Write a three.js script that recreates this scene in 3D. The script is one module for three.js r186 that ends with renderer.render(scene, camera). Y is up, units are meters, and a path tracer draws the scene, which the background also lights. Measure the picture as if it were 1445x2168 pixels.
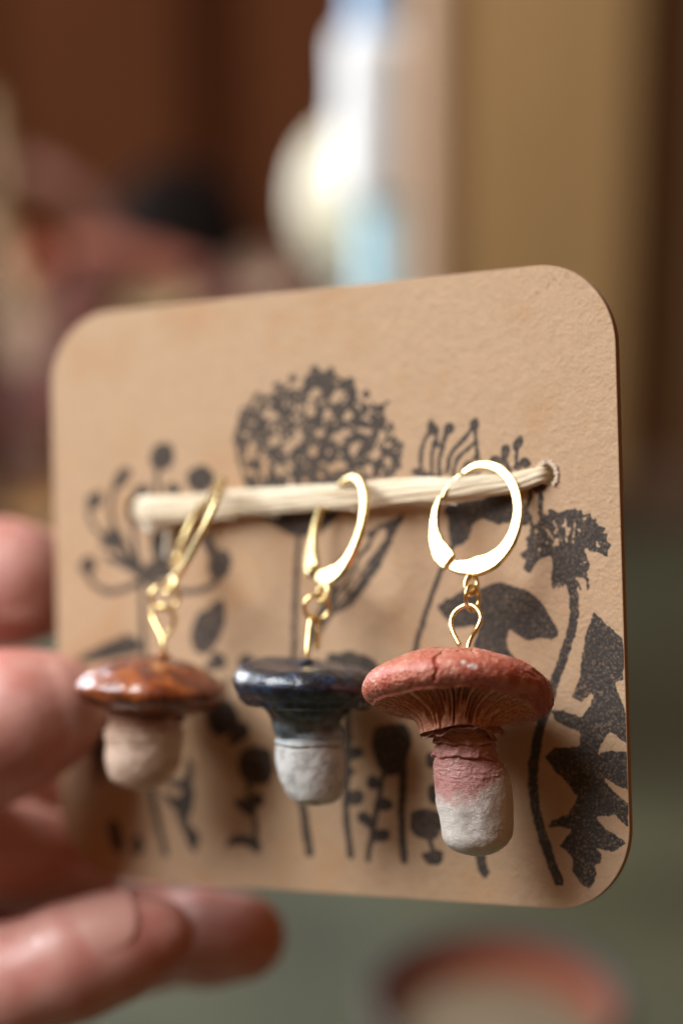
import * as THREE from 'three';
import { RectAreaLightUniformsLib } from 'three/addons/lights/RectAreaLightUniformsLib.js';
import { MarchingCubes } from 'three/addons/objects/MarchingCubes.js';
import { mergeGeometries, mergeVertices } from 'three/addons/utils/BufferGeometryUtils.js';
import { ImprovedNoise } from 'three/addons/math/ImprovedNoise.js';

// ---------- camera, light, exposure ----------
const scene = new THREE.Scene();
const FOCAL = 4850, PW = 1445, PH = 2168;                    // focal length and photo size in pixels of the photograph
const camera = new THREE.PerspectiveCamera(2 * Math.atan(PH / 2 / FOCAL) * 180 / Math.PI, PW / PH, 0.02, 20);
camera.position.set(0, 0.32, 0);
camera.rotation.x = -20 * Math.PI / 180;
camera.focus = 0.2590;
camera.userData.fStop = 6.4;
scene.add(camera); camera.updateMatrixWorld(true);

scene.background = new THREE.Color(0.18, 0.068, 0.023);       // the dim warm room
RectAreaLightUniformsLib.init();
const WINDOWS = [                                              // directions and metres from the card, in the camera's axes
  { label: 'bright white daylight window nearest the camera, high at the left', size: 0.45, from: [-0.65, 0.70, 0.30], dist: 0.66, power: 11.6, color: [0.91, 0.935, 0.95], aim: [0, 0, 0] },
  { label: 'smaller daylight window in the left wall beside the dried flowers', size: 0.5, from: [-0.72, 0.34, -0.80], dist: 1.0, power: 13, color: [0.86, 0.92, 1.0], aim: [0.03, 0, -0.36] },
];

const renderer = new THREE.WebGLRenderer({ antialias: true });
renderer.setSize(682, 1024);
renderer.toneMapping = THREE.LinearToneMapping;
renderer.toneMappingExposure = 1;
renderer.shadowMap.enabled = true;

// ---------- helpers ----------
const V = (x, y, z) => new THREE.Vector3(x, y, z);
const lin = (r, g, b) => new THREE.Color().setRGB(r, g, b);
let seed = 7;
const rnd = () => { seed = (seed * 1664525 + 1013904223) >>> 0; return seed / 4294967296; };
const rr = (a, b) => a + (b - a) * rnd();
const perlin = new ImprovedNoise();
const ns = (x, y, z = 0.37) => perlin.noise(x + 31.7, y + 17.3, z + 5.1);
function fbm(x, y, z = 0.37, o = 4) { let s = 0, a = 1, t = 0; for (let i = 0; i < o; i++) { s += a * ns(x, y, z + i * 9.7); t += a; x *= 2.03; y *= 2.03; z *= 2.03; a *= 0.5; } return s / t; }
const sstep = THREE.MathUtils.smoothstep, clamp = THREE.MathUtils.clamp, lerp = THREE.MathUtils.lerp;
const camQ = camera.quaternion.clone();
// a point seen at that place of the photograph, so many millimetres in front of the lens
function at(px, py, depth) {
  const d = depth / 1000;
  return V((px - PW / 2) / FOCAL * d, -(py - PH / 2) / FOCAL * d, -d).applyMatrix4(camera.matrixWorld);
}
const scaleAt = (depth) => FOCAL / depth;                      // photo pixels per millimetre
const names = new Map();
function numbered(n) { const k = names.get(n) || 0; names.set(n, k + 1); return k ? n + '_' + String(k).padStart(3, '0') : n; }
function tag(o, label, category, group, kind) {
  if (label) o.userData.label = label;
  if (category) o.userData.category = category;
  if (group) o.userData.group = group;
  if (kind) o.userData.kind = kind;
  return o;
}
function thing(name, pos, q) { const o = new THREE.Group(); o.name = numbered(name); if (pos) o.position.copy(pos); if (q) o.quaternion.copy(q); scene.add(o); o.updateMatrixWorld(true); return o; }
function mesh(name, geo, mat, parent) {
  const m = new THREE.Mesh(geo, mat); m.name = parent === scene ? numbered(name) : name; m.castShadow = m.receiveShadow = true; parent.add(m); return m;
}
const toLocal = (o) => (p) => o.worldToLocal(p.clone());
function inverseOf(o) { o.updateMatrixWorld(true); return o.matrixWorld.clone().invert(); }

const std = (r, g, b, rough = 0.7, more = {}) => new THREE.MeshPhysicalMaterial({ color: lin(r, g, b), roughness: rough, ...more });
// textures -----------------------------------------------------------
function dataTex(w, h, fn, srgb = false, rep = 1) {
  const d = new Uint8Array(w * h * 4);
  for (let y = 0; y < h; y++) for (let x = 0; x < w; x++) { const c = fn(x / w, y / h, x, y), o = (y * w + x) * 4; d[o] = c[0]; d[o + 1] = c[1]; d[o + 2] = c[2]; d[o + 3] = 255; }
  const t = new THREE.DataTexture(d, w, h); t.wrapS = t.wrapT = THREE.RepeatWrapping; t.magFilter = t.minFilter = THREE.LinearFilter;
  if (srgb) t.colorSpace = THREE.SRGBColorSpace;
  t.repeat.set(rep, rep); t.needsUpdate = true; return t;
}
// noise that repeats without a seam
function tileNoise(u, v, f, z, o = 4) {
  const a = u * Math.PI * 2, b = v * Math.PI * 2, r = f / (Math.PI * 2);
  return fbm(Math.cos(a) * r + 3 * Math.cos(b) * r * 0.31, Math.sin(a) * r + Math.cos(b) * r * 0.95, z + Math.sin(b) * r, o);
}
const clayTex = dataTex(512, 512, (u, v) => { const n = 128 + 150 * tileNoise(u, v, 26, 1.3, 5); return [n, n, n]; });
const skinTex = dataTex(512, 512, (u, v) => { const a = Math.abs(tileNoise(u, v, 60, 7.7, 3)); const n = 120 + 90 * a + 40 * tileNoise(u, v, 30, 2.2, 3); return [n, n, n]; });
const cloneTex = (t, r) => { const c = t.clone(); c.repeat.set(r, r); c.needsUpdate = true; return c; };

// ---------- the window that lights the scene, behind and to the left of the camera ----------
const CARD_C = V(-3.142, -9.76, -284.9).multiplyScalar(0.001).applyMatrix4(camera.matrixWorld);
for (const W of WINDOWS) {
  const p = CARD_C.clone().addScaledVector(V(...W.from).normalize().applyQuaternion(camQ), W.dist), aim = CARD_C.clone().add(V(...W.aim).applyQuaternion(camQ));
  const w = thing('window', p); w.lookAt(aim); w.updateMatrixWorld(true); tag(w, W.label, 'window');
  const S = W.size, bar = new THREE.MeshStandardMaterial({ color: lin(0.75, 0.72, 0.66), roughness: 0.5 });
  const pane = new THREE.MeshStandardMaterial({ color: lin(0.8, 0.85, 0.9), emissive: lin(...W.color), emissiveIntensity: 3, roughness: 0.4 });
  mesh('pane', new THREE.BoxGeometry(S, S, 0.01), pane, w);
  for (const [x, y, a, b] of [[0, S / 2 + 0.035, S + 0.14, 0.07], [0, -S / 2 - 0.035, S + 0.14, 0.07], [S / 2 + 0.035, 0, 0.07, S], [-S / 2 - 0.035, 0, 0.07, S]]) {
    const f = mesh('frame', new THREE.BoxGeometry(a, b, 0.06), bar, w); f.position.set(x, y, 0);
  }
  const light = new THREE.RectAreaLight(lin(...W.color), W.power, S, S);
  light.position.copy(p).addScaledVector(aim.clone().sub(p).normalize(), 0.02); light.lookAt(aim); light.name = 'window_light'; scene.add(light);
}

// ---------- the card ----------
const CW = 84.32, CH = 75, CT = 0.9;
const cardQ = camQ.clone().multiply(new THREE.Quaternion().setFromEuler(new THREE.Euler(-0.31855601 * Math.PI / 180, -33.36542905 * Math.PI / 180, 1.98919062 * Math.PI / 180, 'YXZ')));
const cardN = V(0, 0, 1).applyQuaternion(cardQ);
// a point seen at that place of the photograph and raised by lift millimetres above the card's face
function onCard(px, py, lift) {
  const d = V((px - PW / 2) / FOCAL, -(py - PH / 2) / FOCAL, -1).applyQuaternion(camQ);
  const c = CARD_C.clone().sub(camera.position), t = (c.dot(cardN) + lift / 1000) / d.dot(cardN);
  return camera.position.clone().addScaledVector(d, t);
}
const depthOf = (p) => -p.clone().applyMatrix4(camera.matrixWorldInverse).z * 1000;
const cardXY = (px, py) => onCard(px, py, 0).sub(CARD_C).applyQuaternion(cardQ.clone().invert()).multiplyScalar(1000);

const card = thing('earring_card', CARD_C, cardQ);
tag(card, 'brown kraft card with rounded corners printed with black wildflowers, held in a hand', 'display card');
const HOLE_L = cardXY(283, 1078), HOLE_R = cardXY(1158, 1003);
{
  const stamp = `
L 9 -275 26 -275 -26 -273 -82
L 10 -269 -245 -259 -291 -247 -337
L 8 -271 20 -299 8 -335 4 -359 18 -368 41
E -365 39 15 12 -169
L 8 -266 17 -229 4 -183 3 -156 12 -146 33
E -147 35 21 17 -122
L 7 -275 28 -313 58 -349 87 -362 110 -361 128
E -350 125 15 11 -136
L 8 -275 29 -303 67 -320 93 -322 124 -317 142
E -303 154 18 10 -138
Q -347 63 -320 88 -303 67 -309 58
E -321 73 19 14 0
L 8 -275 29 -285 67 -286 98
E -284 105 17 16 -90
E -271 133 15 10 0
L 8 -243 102 -245 139 -244 164
E -236 178 21 18 -156
E -220 135 15 7 0
E -175 146 23 18 0
L 6 -175 130 -174 100 -165 75
E -242 64 25 17 -90
E -246 31 29 14 -172
L 11 -275 24 -306 41 -330 49
L 7 -275 26 -227 40 -188 70
L 15 -171 73 -158 51 -150 36
P -390 -87 -357 -71 -317 -58 -285 -57 -278 -73 -326 -85 -374 -90
E -305 -58 9 5 -168
P -196 -52 -184 -27 -168 -21 -157 -11 -142 -16 -144 -46 -158 -67 -170 -79 -189 -76
E -149 -22 13 7 -104
E -154 -87 13 10 -41
E -167 -94 9 6 0
P -175 -149 -157 -135 -134 -142 -124 -160 -137 -178 -158 -184 -173 -170
E -122 -178 15 12 -152
E -133 -189 9 7 0
L 7 -141 -112 -145 -142
P -125 -207 -107 -197 -77 -200 -71 -219 -79 -240 -108 -244 -124 -232
L 8 -111 -238 -110 -267 -102 -294 -102 -327
E -122 -269 12 8 171
E -97 -263 10 9 172
E -111 -276 12 8 0
P -149 -324 -140 -312 -117 -308 -99 -312 -94 -326 -105 -328 -121 -321
P -207 -211 -197 -225 -201 -246 -197 -254 -203 -283 -210 -292 -222 -287 -245 -266 -247 -258 -225 -265 -217 -256 -236 -249 -242 -241 -217 -242 -209 -231
L 10 -214 -283 -209 -314 -199 -330
E -201 -313 13 9 -57
L 9 -222 -288 -213 -308
P -342 -302 -330 -295 -317 -318 -321 -343 -335 -331
E -292 -329 14 9 -90
P -353 -138 -340 -151 -344 -213 -353 -251 -361 -239 -362 -164
L 8 -23 77 -28 30 -33 -29 -36 -91
L 13 -29 -262 -25 -294 -20 -326
P -119 190 -115 214 -102 229 -89 243 -64 248 -44 255 -33 260 -14 252 -10 266 18 273 47 262 66 250 70 234 78 230 86 236 95 223 109 210 112 191 123 183 126 170 132 161 123 154 119 138 91 136 68 132 26 125 -31 125 -98 129 -112 158
X -63 222 15 5 168
X 7 245 8 6 0
X -1 223 8 6 0
X 36 239 9 6 -141
X 24 219 7 5 -90
X 55 215 9 5 -145
X -20 193 8 6 -90
X 11 195 5 5 0
X -56 190 9 5 0
X -37 178 7 6 0
X 1 173 7 6 0
X 36 185 9 8 -153
X 61 173 8 6 -90
X 89 163 10 5 -173
X 109 175 4 3 0
X 77 195 14 2 173
X 39 153 12 4 176
X -93 179 12 6 -90
X -73 156 15 5 -90
X -51 152 8 6 -90
X -104 203 6 3 -90
X -35 137 6 4 -90
X -12 136 5 4 0
X 83 146 8 5 -90
X 47 141 7 3 0
X -82 139 8 2 -90
X -65 239 4 3 0
X -17 219 2 2 0
X -7 188 3 2 0
X 24 170 3 3 -90
X -19 165 3 3 -90
X 12 141 5 2 0
X 68 148 3 2 0
X -106 170 18 2 -80
X -39 237 3 2 0
X 35 257 2 1 0
X 46 195 4 3 -90
X -2 202 2 2 0
X -48 249 3 2 -145
X -101 200 4 3 -21
X -53 199 3 2 -150
X -45 151 2 2 176
X 80 231 3 2 -176
X 113 155 3 3 -38
X 50 197 2 2 -171
X 110 158 5 4 -15
X 103 186 4 4 -128
X -59 212 3 2 -172
X -35 166 2 1 166
X 122 192 4 3 -12
X 124 228 3 2 167
X -1 237 3 3 -178
X 23 153 2 1 -158
X -41 193 4 3 137
X -63 209 2 2 -170
X 116 219 4 3 -170
X -39 148 4 3 163
X 93 175 2 2 -176
X 0 243 3 3 -47
X 29 214 3 2 161
X -19 226 3 2 -70
X 106 238 2 2 -159
X 52 238 2 2 -176
X -28 256 4 3 -176
X 47 232 3 2 179
X -97 215 3 2 -160
X -54 240 2 1 176
X -55 235 4 3 -143
X 99 216 2 2 180
X 44 156 4 2 -172
X -82 239 5 4 -164
X -66 228 4 3 -37
X 82 193 4 3 168
X -25 215 4 3 -32
X 114 175 3 2 -25
X 72 223 5 4 -146
X 42 190 4 4 -33
X 79 229 2 2 176
X -79 169 4 4 -139
X -94 152 3 2 -176
X 98 164 3 3 7
X -87 182 2 2 -180
X 37 240 3 3 -167
X 103 218 3 2 174
X 2 234 4 3 165
X 7 146 2 1 168
X 79 211 4 3 168
X 75 245 4 3 -166
X 108 197 2 2 180
X 96 232 2 2 -176
X -46 148 2 1 167
X -32 197 3 3 -179
X 17 197 3 2 -164
X 69 141 4 3 -170
X 103 190 4 4 -155
X -35 159 4 3 180
X -13 230 4 4 -49
X -72 253 3 2 -21
X -40 151 3 2 -156
X 40 245 4 3 -29
X -28 217 3 2 -142
X -102 153 5 4 -161
X 83 241 3 2 -135
X 26 149 5 4 -25
X -65 207 4 3 156
X 86 218 4 3 174
X -50 204 3 2 164
X -29 187 5 5 -46
X 11 145 3 2 175
X -101 243 4 3 -171
X 85 207 3 2 176
X -91 150 5 5 -143
X 77 149 4 3 175
X 105 150 4 2 -160
X -88 249 2 2 175
X 52 192 4 3 176
X -48 174 3 2 -22
X -75 256 4 3 152
X 42 236 2 2 -164
X 95 170 4 3 -167
X 98 234 3 2 -166
X 9 250 3 2 -33
X 15 195 3 2 -165
X -15 210 3 2 -16
X -35 169 2 1 169
X 85 226 3 3 172
X 17 155 3 3 -167
X 104 145 3 3 -157
X 19 235 3 3 -40
X -34 185 4 4 -4
X 85 229 4 3 -150
X -34 156 4 3 158
X -85 236 3 2 161
E -103 232 5 4 0
E 112 148 4 3 0
E -102 208 6 5 0
E 60 257 5 4 0
E -31 194 4 3 0
E -37 206 6 5 0
E 83 160 4 3 0
E -57 235 6 5 0
E 98 143 3 3 0
E 56 236 4 3 0
E 65 220 6 5 0
E 91 184 5 4 0
E -71 209 4 3 0
E 11 203 5 4 0
E -43 243 6 5 0
E -33 241 5 4 0
E -8 148 4 4 0
E 102 146 6 5 0
E -14 175 4 3 0
E -43 258 5 4 0
E 33 182 5 4 0
E 36 225 6 5 0
E 74 186 5 5 0
E 111 228 4 3 0
E 41 171 5 4 0
E -111 203 4 3 0
E -90 207 4 3 0
E 79 223 6 5 0
E 29 245 6 5 0
E 45 143 6 5 0
E -82 248 7 4 0
E -52 258 6 5 0
E -27 266 6 5 0
E 6 275 7 5 0
E 30 272 6 4 0
E 58 258 7 5 0
E 81 239 6 6 -90
E 102 221 7 6 0
E 115 197 7 6 -90
E 129 173 6 5 -90
E 125 150 6 5 -90
E -107 224 6 6 -90
E -117 194 7 4 -90
X -69 183 3 2 176
X 121 199 3 2 175
X -50 265 3 2 -23
X -74 176 3 3 178
X 122 168 3 2 0
X 113 192 3 2 -168
X -19 245 3 2 139
X -102 250 3 2 -170
X -62 262 3 2 157
X -61 185 3 3 -167
X 98 140 2 2 -107
X 85 233 3 3 -51
X -40 150 3 2 180
X -14 260 3 2 -95
X -106 261 3 2 -169
X 35 194 2 2 -159
X 38 161 3 2 -159
X -34 252 3 2 -139
X -5 243 3 2 -126
X 114 207 3 3 -138
X -104 227 3 2 -163
X 97 237 3 2 -138
X 67 251 3 2 -124
X -38 214 2 2 -177
X 45 242 3 2 -27
X -49 150 3 2 -19
X 111 150 2 2 -176
X 34 209 3 2 -50
X -75 196 3 2 -71
X 51 146 3 2 -121
X -50 150 3 2 -145
X 112 149 2 2 0
X -64 189 3 2 -149
X 47 244 3 2 180
X 98 183 3 2 -45
X 58 193 3 2 -150
X 68 251 3 2 155
X -94 175 3 2 -48
X 115 184 3 2 -156
X -36 156 2 2 -122
X 7 193 3 2 170
X 62 144 3 2 -103
X 70 235 3 2 -173
X -23 226 3 2 -142
X 44 185 3 3 -101
X 40 257 3 2 180
X 12 157 2 2 180
X -4 233 3 3 -145
X -8 167 2 2 171
X 38 145 2 2 -94
X -20 191 2 2 -133
X 69 179 3 3 -164
X -45 207 3 2 -179
X 82 143 3 1 -165
X -61 161 3 2 -156
X -88 231 3 3 180
X 117 138 2 2 -133
X -28 187 3 2 -155
X -30 234 3 2 163
X 13 233 3 2 -23
X 110 200 3 2 -44
X 48 180 2 2 -160
X -100 170 3 3 -5
X -90 198 2 2 174
X -48 265 3 2 -168
X -61 221 2 2 -147
X 76 161 2 2 -156
X -11 157 3 2 -150
X 86 148 3 2 170
X -90 215 4 3 -139
X -61 259 3 3 -175
X 8 181 3 2 -156
X -23 228 4 2 -24
X 50 237 3 2 -70
X -42 258 3 2 -131
X 76 210 2 2 -47
X 19 213 3 3 -137
X -7 224 3 2 -141
X -24 200 3 2 164
X -20 206 3 2 -164
X 101 176 3 2 -154
X 36 188 2 2 -33
X 109 145 3 1 -169
X -65 235 2 2 -144
X -71 154 3 2 -38
X -54 204 3 2 -154
X 97 213 2 2 -36
X -25 183 3 2 0
X 102 144 3 3 -140
X -56 253 3 3 170
X 122 219 3 2 -116
X 41 168 3 3 -20
X -65 167 3 2 -21
X 19 206 3 2 -111
X -3 226 2 2 -19
X -18 216 3 2 -111
X -39 165 3 2 -163
X 63 162 2 2 -172
X 106 240 2 2 -161
X 39 189 3 2 -146
X -83 188 3 2 -176
X 108 232 3 3 -22
X 67 228 3 2 -157
X -45 183 2 2 176
X -77 174 2 2 145
X -29 186 2 2 -175
X -39 233 3 2 155
X 96 179 3 2 -112
X 57 201 3 2 168
X 41 184 2 2 -165
P -78 100 -61 108 25 105 40 100 17 77 -11 67 -40 72 -65 86
Q 133 92 121 72 98 32 76 4 53 -19 25 -30 -3 -63 -23 -89 -15 -53 13 -7 22 7 37 27 53 50 76 70
X 93 59 18 7 -126
X 73 34 18 7 -126
X 56 12 17 7 -128
X 37 -8 14 5 -131
X 70 56 14 5 -131
X 52 33 14 5 -128
X 38 13 12 4 -128
L 3 128 84 21 -24
P -122 -87 -110 -79 -92 -88 -82 -100 -111 -106
P 12 -88 19 -77 33 -79 44 -74 61 -79 75 -83 88 -94 91 -111 60 -117 18 -111
Q 150 139 167 143 166 138 196 133 219 136 242 136 241 130 150 134
L 6 156 140 159 169 166 183 175 192
E 174 193 9 7 -67
L 6 172 139 173 162 177 173 182 190
L 6 183 139 184 156 191 178 196 189
E 198 191 7 7 0
E 178 173 7 5 0
L 6 193 139 200 161 214 174 230 190
L 5 201 135 208 155 220 163 234 173
L 5 212 132 219 146 229 151 236 162
L 5 232 193 235 170 237 145
E 233 194 8 7 -128
E 152 141 9 5 0
E 260 150 8 6 -175
L 5 261 144 274 149 279 135
E 274 160 9 6 -103
L 5 271 155 277 138
L 5 291 168 288 151 290 140
E 291 168 10 6 -121
E 300 145 8 6 0
L 5 285 140 293 142
P 188 98 208 101 279 107 299 95 304 81 300 72 281 75 259 75 240 81 227 74 220 58 203 49 194 59 193 82
L 7 200 53 179 17 158 -31 137 -85
L 6 305 111 303 98 295 83
E 299 80 9 7 169
L 7 319 116 319 100 318 82
E 317 116 10 7 0
Q 297 56 308 64 302 72 322 79 319 83 335 82 347 87 361 88 372 83 381 81 391 73 396 62 406 48 403 31 394 38 380 42 374 43 379 29 381 21 376 13 378 3 367 10 359 11 360 0 352 1 339 5 333 -5 329 6 334 14 332 28 330 36 315 31 302 16 294 20 297 31 287 37 297 42 304 48
L 3 326 40 317 40 304 39
L 4 327 42 316 42 307 42
L 2 324 43 312 44 301 45
L 4 323 45 309 47 299 48
L 4 325 47 316 49 304 52
L 3 323 49 313 52 300 55
L 4 326 50 318 54 306 57
L 3 325 52 313 56 304 60
L 3 327 55 319 60 307 64
L 3 324 55 313 60 303 65
L 4 330 58 319 63 313 69
L 4 329 58 321 64 310 70
L 3 332 59 324 65 316 71
L 4 335 61 330 67 320 74
L 4 335 63 325 70 320 78
L 4 336 63 331 70 322 78
L 4 340 66 333 73 329 82
L 5 342 68 335 77 331 87
L 3 343 69 339 78 334 88
L 4 347 66 344 75 340 84
L 3 348 66 347 74 342 82
L 3 351 67 352 77 347 86
L 4 354 66 351 74 351 82
L 3 356 67 355 75 355 84
L 3 359 68 360 77 360 87
L 4 360 69 362 78 364 87
L 4 364 65 366 74 369 82
L 3 366 68 368 77 371 86
L 4 370 65 372 73 378 81
L 2 372 63 380 71 382 78
L 5 372 65 377 73 382 81
L 3 373 60 378 67 383 73
L 3 377 62 383 69 391 76
L 2 379 58 386 64 393 70
L 3 381 57 390 62 396 67
L 4 383 55 390 61 399 66
L 4 383 55 393 60 401 64
L 4 381 52 387 56 396 59
L 4 384 51 392 54 403 57
L 3 381 49 390 51 397 55
L 3 384 47 395 49 401 52
L 2 385 46 396 47 403 48
L 4 387 43 397 45 407 46
L 4 387 42 396 43 406 43
L 4 382 40 388 40 399 39
L 3 383 39 393 38 401 37
L 4 332 15 331 2
L 3 341 12 345 0
L 3 376 24 377 12
L 3 365 18 359 9
L 3 361 22 355 12
L 3 354 16 347 3
L 3 347 12 339 -1
L 3 360 9 368 -5
L 4 335 19 331 7
L 3 340 22 334 13
L 3 378 8 377 -4
L 3 354 16 352 4
L 3 342 21 343 12
L 3 352 9 345 1
L 3 371 24 368 11
L 3 361 21 354 12
X 336 49 4 2 -104
X 391 45 4 2 -57
X 312 64 3 2 -130
X 340 48 2 2 -82
X 336 62 3 2 -104
X 326 65 2 2 -129
X 312 73 4 2 -135
X 316 43 3 2 -103
X 328 60 2 2 -147
X 348 71 4 2 -120
X 354 62 4 1 -74
X 316 81 2 2 -168
X 338 53 4 2 -103
X 368 64 3 2 -59
X 355 66 2 2 -178
X 360 49 2 2 158
X 310 55 3 1 -106
X 390 50 2 1 -113
X 352 42 2 1 -96
X 376 77 3 2 -130
X 326 51 2 2 166
X 340 51 3 1 -119
Y 2 346 49 335 77
Y 2 352 49 350 81
Y 2 360 49 363 79
Y 2 340 47 322 71
Y 2 366 24 376 27
L 12 354 8 359 -14 358 -38 352 -60 341 -88 327 -121
L 13 327 -121 312 -159 302 -198 298 -231 303 -270 313 -302 328 -342
P 175 -22 198 -10 215 -2 237 -1 257 6 279 1 301 -7 319 -22 328 -38 338 -55 330 -61 312 -60 296 -63 280 -54 273 -50 270 -72 279 -88 254 -94 225 -88 222 -71 229 -54 223 -46 197 -48 187 -37
Q 385 -30 394 -40 399 -45 419 -61 422 -77 419 -109 408 -113 413 -125 420 -140 424 -182 410 -174 399 -168 387 -186 383 -195 400 -190 420 -190 422 -234 404 -228 390 -220 398 -233 421 -250 420 -276 403 -263 380 -266 388 -278 403 -286 418 -295 401 -305 376 -301 385 -309 384 -318 376 -322 378 -332 374 -342 368 -350 357 -344 348 -333 346 -314 338 -305 330 -303 349 -282 330 -279 316 -281 321 -274 342 -265 357 -245 344 -230 328 -214 320 -206 315 -199 329 -188 362 -186 361 -169 346 -164 330 -157 324 -144 340 -145 363 -152 374 -142 382 -123 364 -134 352 -129 363 -109 365 -93 374 -55
P 129 -273 140 -266 154 -265 167 -269 175 -283 166 -299 146 -303 129 -293
L 7 155 -298 159 -315
P 143 -320 159 -315 174 -317 168 -331 160 -333 148 -329
L 14 225 -318 229 -337
L 11 121 -168 120 -225 116 -282 118 -328
L 10 42 -146 40 -204 36 -274 41 -327
E 51 -201 13 8 -171
E 50 -255 14 10 -171
E 45 -224 6 5 0
L 7 92 -226 83 -261 74 -296 66 -331
E 76 -236 10 9 0
E 91 -262 14 8 0
E 62 -280 11 8 172
E 86 -300 14 8 -173
E 70 -285 9 7 0
P 79 -172 100 -165 127 -168 133 -188 122 -208 111 -225 94 -226 79 -203
E 163 -247 12 9 -90
E 160 -207 10 7 -90
E 362 360 4 4 -90
E 345 356 4 4 0
E 336 350 4 3 -116
E 321 343 4 4 -90
E 353 351 3 2 -90
L 2 325 344 341 358 359 362
E 377 327 2 2 0
E 331 353 3 2 0
`;
  const TW = 2048, TH = Math.round(TW * CH / CW), k = TW / CW / 10;      // texture pixels per tenth of a millimetre
  const cv = document.createElement('canvas'); cv.width = TW; cv.height = TH;
  const g = cv.getContext('2d'); g.fillStyle = '#000'; g.fillRect(0, 0, TW, TH);
  const X = (v) => TW / 2 + v * k, Y = (v) => TH / 2 - v * k;
  g.lineCap = g.lineJoin = 'round';
  const smooth = (v, closed) => {
    const pts = []; for (let i = 0; i < v.length; i += 2) pts.push(V(X(v[i]), Y(v[i + 1]), 0));
    const c = pts.length > 2 || closed ? new THREE.CatmullRomCurve3(pts, closed).getPoints(pts.length * 8) : pts;
    g.beginPath(); c.forEach((p, i) => (i ? g.lineTo(p.x, p.y) : g.moveTo(p.x, p.y))); if (closed) g.closePath();
  };
  for (const line of stamp.trim().split('\n')) {
    const [kind, ...rest] = line.split(' '), v = rest.map(Number);
    g.fillStyle = g.strokeStyle = 'XY'.includes(kind) ? '#000' : '#fff';
    if ('LY'.includes(kind)) { g.lineWidth = v[0] * k; smooth(v.slice(1), false); g.stroke(); }
    else if ('EX'.includes(kind)) { g.beginPath(); g.ellipse(X(v[0]), Y(v[1]), v[2] * k, v[3] * k, -v[4] * Math.PI / 180, 0, 7); g.fill(); }
    else if (kind === 'P') { smooth(v, true); g.fill(); }
    else { g.beginPath(); for (let i = 0; i < v.length; i += 2) (i ? g.lineTo(X(v[i]), Y(v[i + 1])) : g.moveTo(X(v[i]), Y(v[i + 1]))); g.closePath(); g.fill(); }
  }
  const src = g.getImageData(0, 0, TW, TH).data, ink = new Float32Array(TW * TH);
  for (let i = 0; i < ink.length; i++) ink[i] = src[i * 4] / 255;
  // the stamp's edge spreads a little in the fibres
  const soft = new Float32Array(TW * TH), R = 4;
  for (let pass = 0; pass < 2; pass++) {
    const [a, b] = pass ? [soft, ink] : [ink, soft];
    for (let y = 0; y < TH; y++) for (let x = 0; x < TW; x++) {
      let s = 0; for (let d = -R; d <= R; d++) { const xx = pass ? x : clamp(x + d, 0, TW - 1), yy = pass ? clamp(y + d, 0, TH - 1) : y; s += a[yy * TW + xx]; }
      b[y * TW + x] = s / (2 * R + 1);
    }
  }
  const col = new Uint8Array(TW * TH * 4), bump = new Uint8Array(1024 * 1024 * 4);
  const fib = new Float32Array(1024 * 1024);
  for (let i = 0; i < 26000; i++) {                        // paper fibres
    let x = rnd() * 1024, y = rnd() * 1024, a = rr(0, 6.28); const L = rr(6, 26), v = rr(-1, 1);
    for (let s = 0; s < L; s++) { x += Math.cos(a); y += Math.sin(a); a += rr(-0.12, 0.12); fib[((y & 1023) << 10) | (x & 1023)] += v; }
  }
  const toS = (l) => 255 * (l <= 0.0031308 ? 12.92 * l : 1.055 * Math.pow(l, 1 / 2.4) - 0.055);
  for (let y = 0; y < TH; y++) for (let x = 0; x < TW; x++) {
    const mx = x / TW * CW, my = y / TH * CH, f = fib[((y * 1024 / TH | 0) << 10) | (x >> 1)];
    const blotch = fbm(mx * 0.09, my * 0.09, 3.1, 4), mid = fbm(mx * 0.6, my * 0.6, 8.8, 3), gr = fbm(mx * 3.1, my * 3.1, 1.9, 2);
    const tan = sstep(blotch + 0.35 * mid, 0.02, 0.42);
    let m = 1 + 0.10 * mid + 0.11 * gr + 0.018 * clamp(f, -3, 3);
    let c = [0.452 * m - 0.022 * tan, 0.298 * m - 0.038 * tan, 0.178 * m - 0.04 * tan];
    const wx = 0.16 * fbm(mx * 0.9, my * 0.9, 51.3, 3), wy = 0.16 * fbm(mx * 0.9, my * 0.9, 77.7, 3);
    const k0 = ink[clamp(Math.round(y + wy * TH / CH * 1.6), 0, TH - 1) * TW + clamp(Math.round(x + wx * TW / CW * 1.6), 0, TW - 1)]; let a = 0;
    if (k0 > 0.004) {
      const grain = fbm(mx * 3.6, my * 3.6, 22.2, 3), wear = fbm(mx * 0.33, my * 0.33, 40.4, 3);
      a = sstep(k0 + 0.55 * fbm(mx * 2.4, my * 2.4, 12.2, 4), 0.36, 0.62);
      a *= 0.97 - 0.10 * sstep(grain, -0.15, 0.25) - 0.24 * sstep(grain + 0.3 * wear, 0.10, 0.42);
    }
    if (f > 2.6 || f < -3.2) { const q = f > 0 ? 1.12 : 0.72; c = c.map((v) => v * q); }
    const corner = my < 9 && mx > 60 ? 0.33 * sstep(fbm(mx * 2.2, my * 2.2, 5.5, 3), -0.1, 0.2) : 1;   // the weak second print in the corner
    a *= corner;
    const o = ((TH - 1 - y) * TW + x) * 4, inkc = [0.016, 0.014, 0.014];
    for (let q = 0; q < 3; q++) col[o + q] = clamp(toS(lerp(c[q], inkc[q], a)), 0, 255);
    col[o + 3] = 255;
  }
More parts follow.
